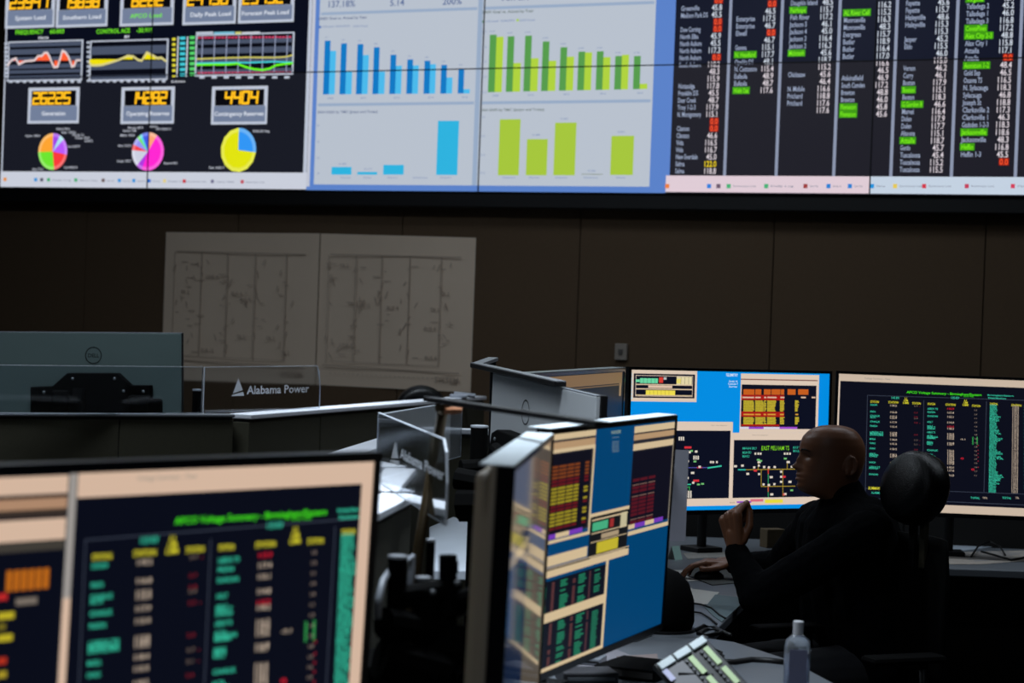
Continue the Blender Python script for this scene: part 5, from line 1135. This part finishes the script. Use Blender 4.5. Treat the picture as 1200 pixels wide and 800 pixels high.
# things under the slanted monitor
paper_quad('grey sheet under the slanted blue monitor', [(668, 762), (700, 752), (740, 768), (700, 790), (664, 776)], mat('grey_sheet', (120, 118, 124), .8), .7404)
paper_quad('taupe sheet between the slanted monitor and the desk phone', [(722, 769), (770, 766), (772, 776), (740, 778)], mat('taupe_sheet', (120, 108, 106), .8), .7412)
p = atZ(683, 775, .74)
t = thing('hard_drive', 'flat silver box with bright edge under the slanted blue monitor', 'hard drive', T(p.x, p.y-.02, .7415) @ RZ(-.25))
B().box(-.055, .055, -.04, .04, 0, .018).obj('case', mat('silver_case', (150, 156, 164), .35, metal=.5), t, bevel=.003); B().box(-.05, .05, -.0415, -.040, .006, .011).obj('slot', black_plastic, t)
p = atZ(745, 790, .74)
t = thing('binder', 'black binder lying open beside the desk phone', 'binder', T(p.x+.01, p.y, .7425) @ RZ(-.45))
B().box(-.085, .08, -.10, .09, 0, .028).obj('cover', black_matte, t, bevel=.004); B().box(-.082, .075, -.101, -.095, .006, .022).obj('page_block', mat('page_edge', (70, 68, 66), .9), t)
p = atZ(660, 806, .74)
t = thing('docking_station', 'dark grey docking box at the bottom edge under the slanted monitor', 'dock', T(p.x+.06, p.y+.1, .7415) @ RZ(.2))
B().box(-.07, .07, -.05, .05, 0, .03).obj('case', mat('dark_grey_case', (46, 46, 50), .5), t, bevel=.005); B().box(-.06, .06, -.0515, -.05, .01, .018).obj('port_row', silver, t)
# desk phone with label strips, front lower part outside the frame
q0 = atD(822, 748, 5.02)                        # top right corner
ph = thing('desk_phone', 'black desk phone console with green label strips and white top keys', 'phone')
A_ = atD(768, 779, 4.97); B_ = atD(823, 745, 5.02); C_ = atD(864, 805, 4.92)
ux = (B_-A_).normalized(); uy = (C_-B_); uy = (uy-ux*uy.dot(ux)).normalized(); un = ux.cross(uy)
if un.z < 0: un = -un
PM = Matrix(((ux.x, -uy.x, un.x, A_.x), (ux.y, -uy.y, un.y, A_.y), (ux.z, -uy.z, un.z, A_.z), (0, 0, 0, 1)))
Lx = (B_-A_).length; print('phone', Lx, [round(v, 3) for v in A_], [round(v, 3) for v in C_], 'n', un)
ph.matrix_world = PM; MW[ph.name] = PM.copy()
B().box(-.004, Lx+.004, -.165, .004, -.02, 0).obj('faceplate', mat('phone_black', (18, 22, 24), .45), ph, bevel=.004)
for k in range(3):
    a_ = Lx*(.02+.335*k); B().box(a_, a_+Lx*.30, -.022, -.002, 0, .007).obj('top_key', mat('white_key', (200, 212, 215), .5), ph, bevel=.002)
B().box(Lx*.04, Lx*.42, -.14, -.028, 0, .003).obj('display', mat('grey_lcd', (95, 95, 98), .4), ph); B().box(Lx*.0, Lx*.10, -.06, -.026, .0032, .006).obj('sticker', mat('lilac_label', (185, 185, 215), .5), ph)
lab = mat('green_label_strip', (190, 212, 165), .7)
for x_ in (.52, .84):
    B().box(Lx*x_, Lx*(x_+.10), -.085, -.030, 0, .0035).obj('label_strip', lab, ph); B().box(Lx*x_, Lx*(x_+.10), -.15, -.097, 0, .0035).obj('label_strip', lab, ph)
    for k in range(9): B().box(Lx*(x_-.085), Lx*(x_-.035), -.032-.014*k-.008, -.032-.014*k, 0, .005).obj('button', mat('dark_button', (48, 52, 56), .4), ph)
# foot under the phone down to the desk
mid = PM @ Vector((Lx/2, -.06, -.02)); B().box(-.04, .04, -.03, .03, .74, mid.z+.004, T(mid.x, mid.y, 0)).obj('foot', black_matte, ph, world=True)
# hand gel bottle
p = atD(933, 800, 5.15); 
t = thing('gel_bottle', 'clear plastic gel bottle with pale cap on the near desk', 'bottle', T(p.x, p.y, .74))
zt = atD(936, 744, 5.15).z-.74
bp = [(.026, 0), (.031, .006), (.031, zt-.03), (.028, zt-.012), (.016, zt-.001), (.0125, zt+.001)]
M_ = Matrix.Diagonal((1, .62, 1, 1))
B().lathe(bp, 28, M_).obj('bottle_body', clear_pl, t, smooth=True)
B().lathe([(.0275, .004), (.0280, zt-.045)], 24, M_).obj('gel', mat('clear_gel', (190, 200, 225), .15, trans=.7, ior=1.36), t, smooth=True)
B().box(-.021, .021, -.0206, -.0200, .02, zt-.032).obj('label', mat('bottle_label', (110, 112, 138), .6), t)
B().lathe([(.0125, zt+.001), (.0125, zt+.032), (.011, zt+.034)], 20).obj('cap', mat('pale_cap', (178, 180, 184), .5), t, smooth=False)
box_thing('storage_box', 'dim brown box standing behind the raised hand under the blue monitor', 'box', 905, 641, .085, .06, .075, .4, mat('brown_box', (92, 78, 56), .8))
box_thing('keyboard', 'flat dark keyboard on the desk below the blue monitor', 'keyboard', 935, 668, .30, .1, .018, .6, black_plastic)
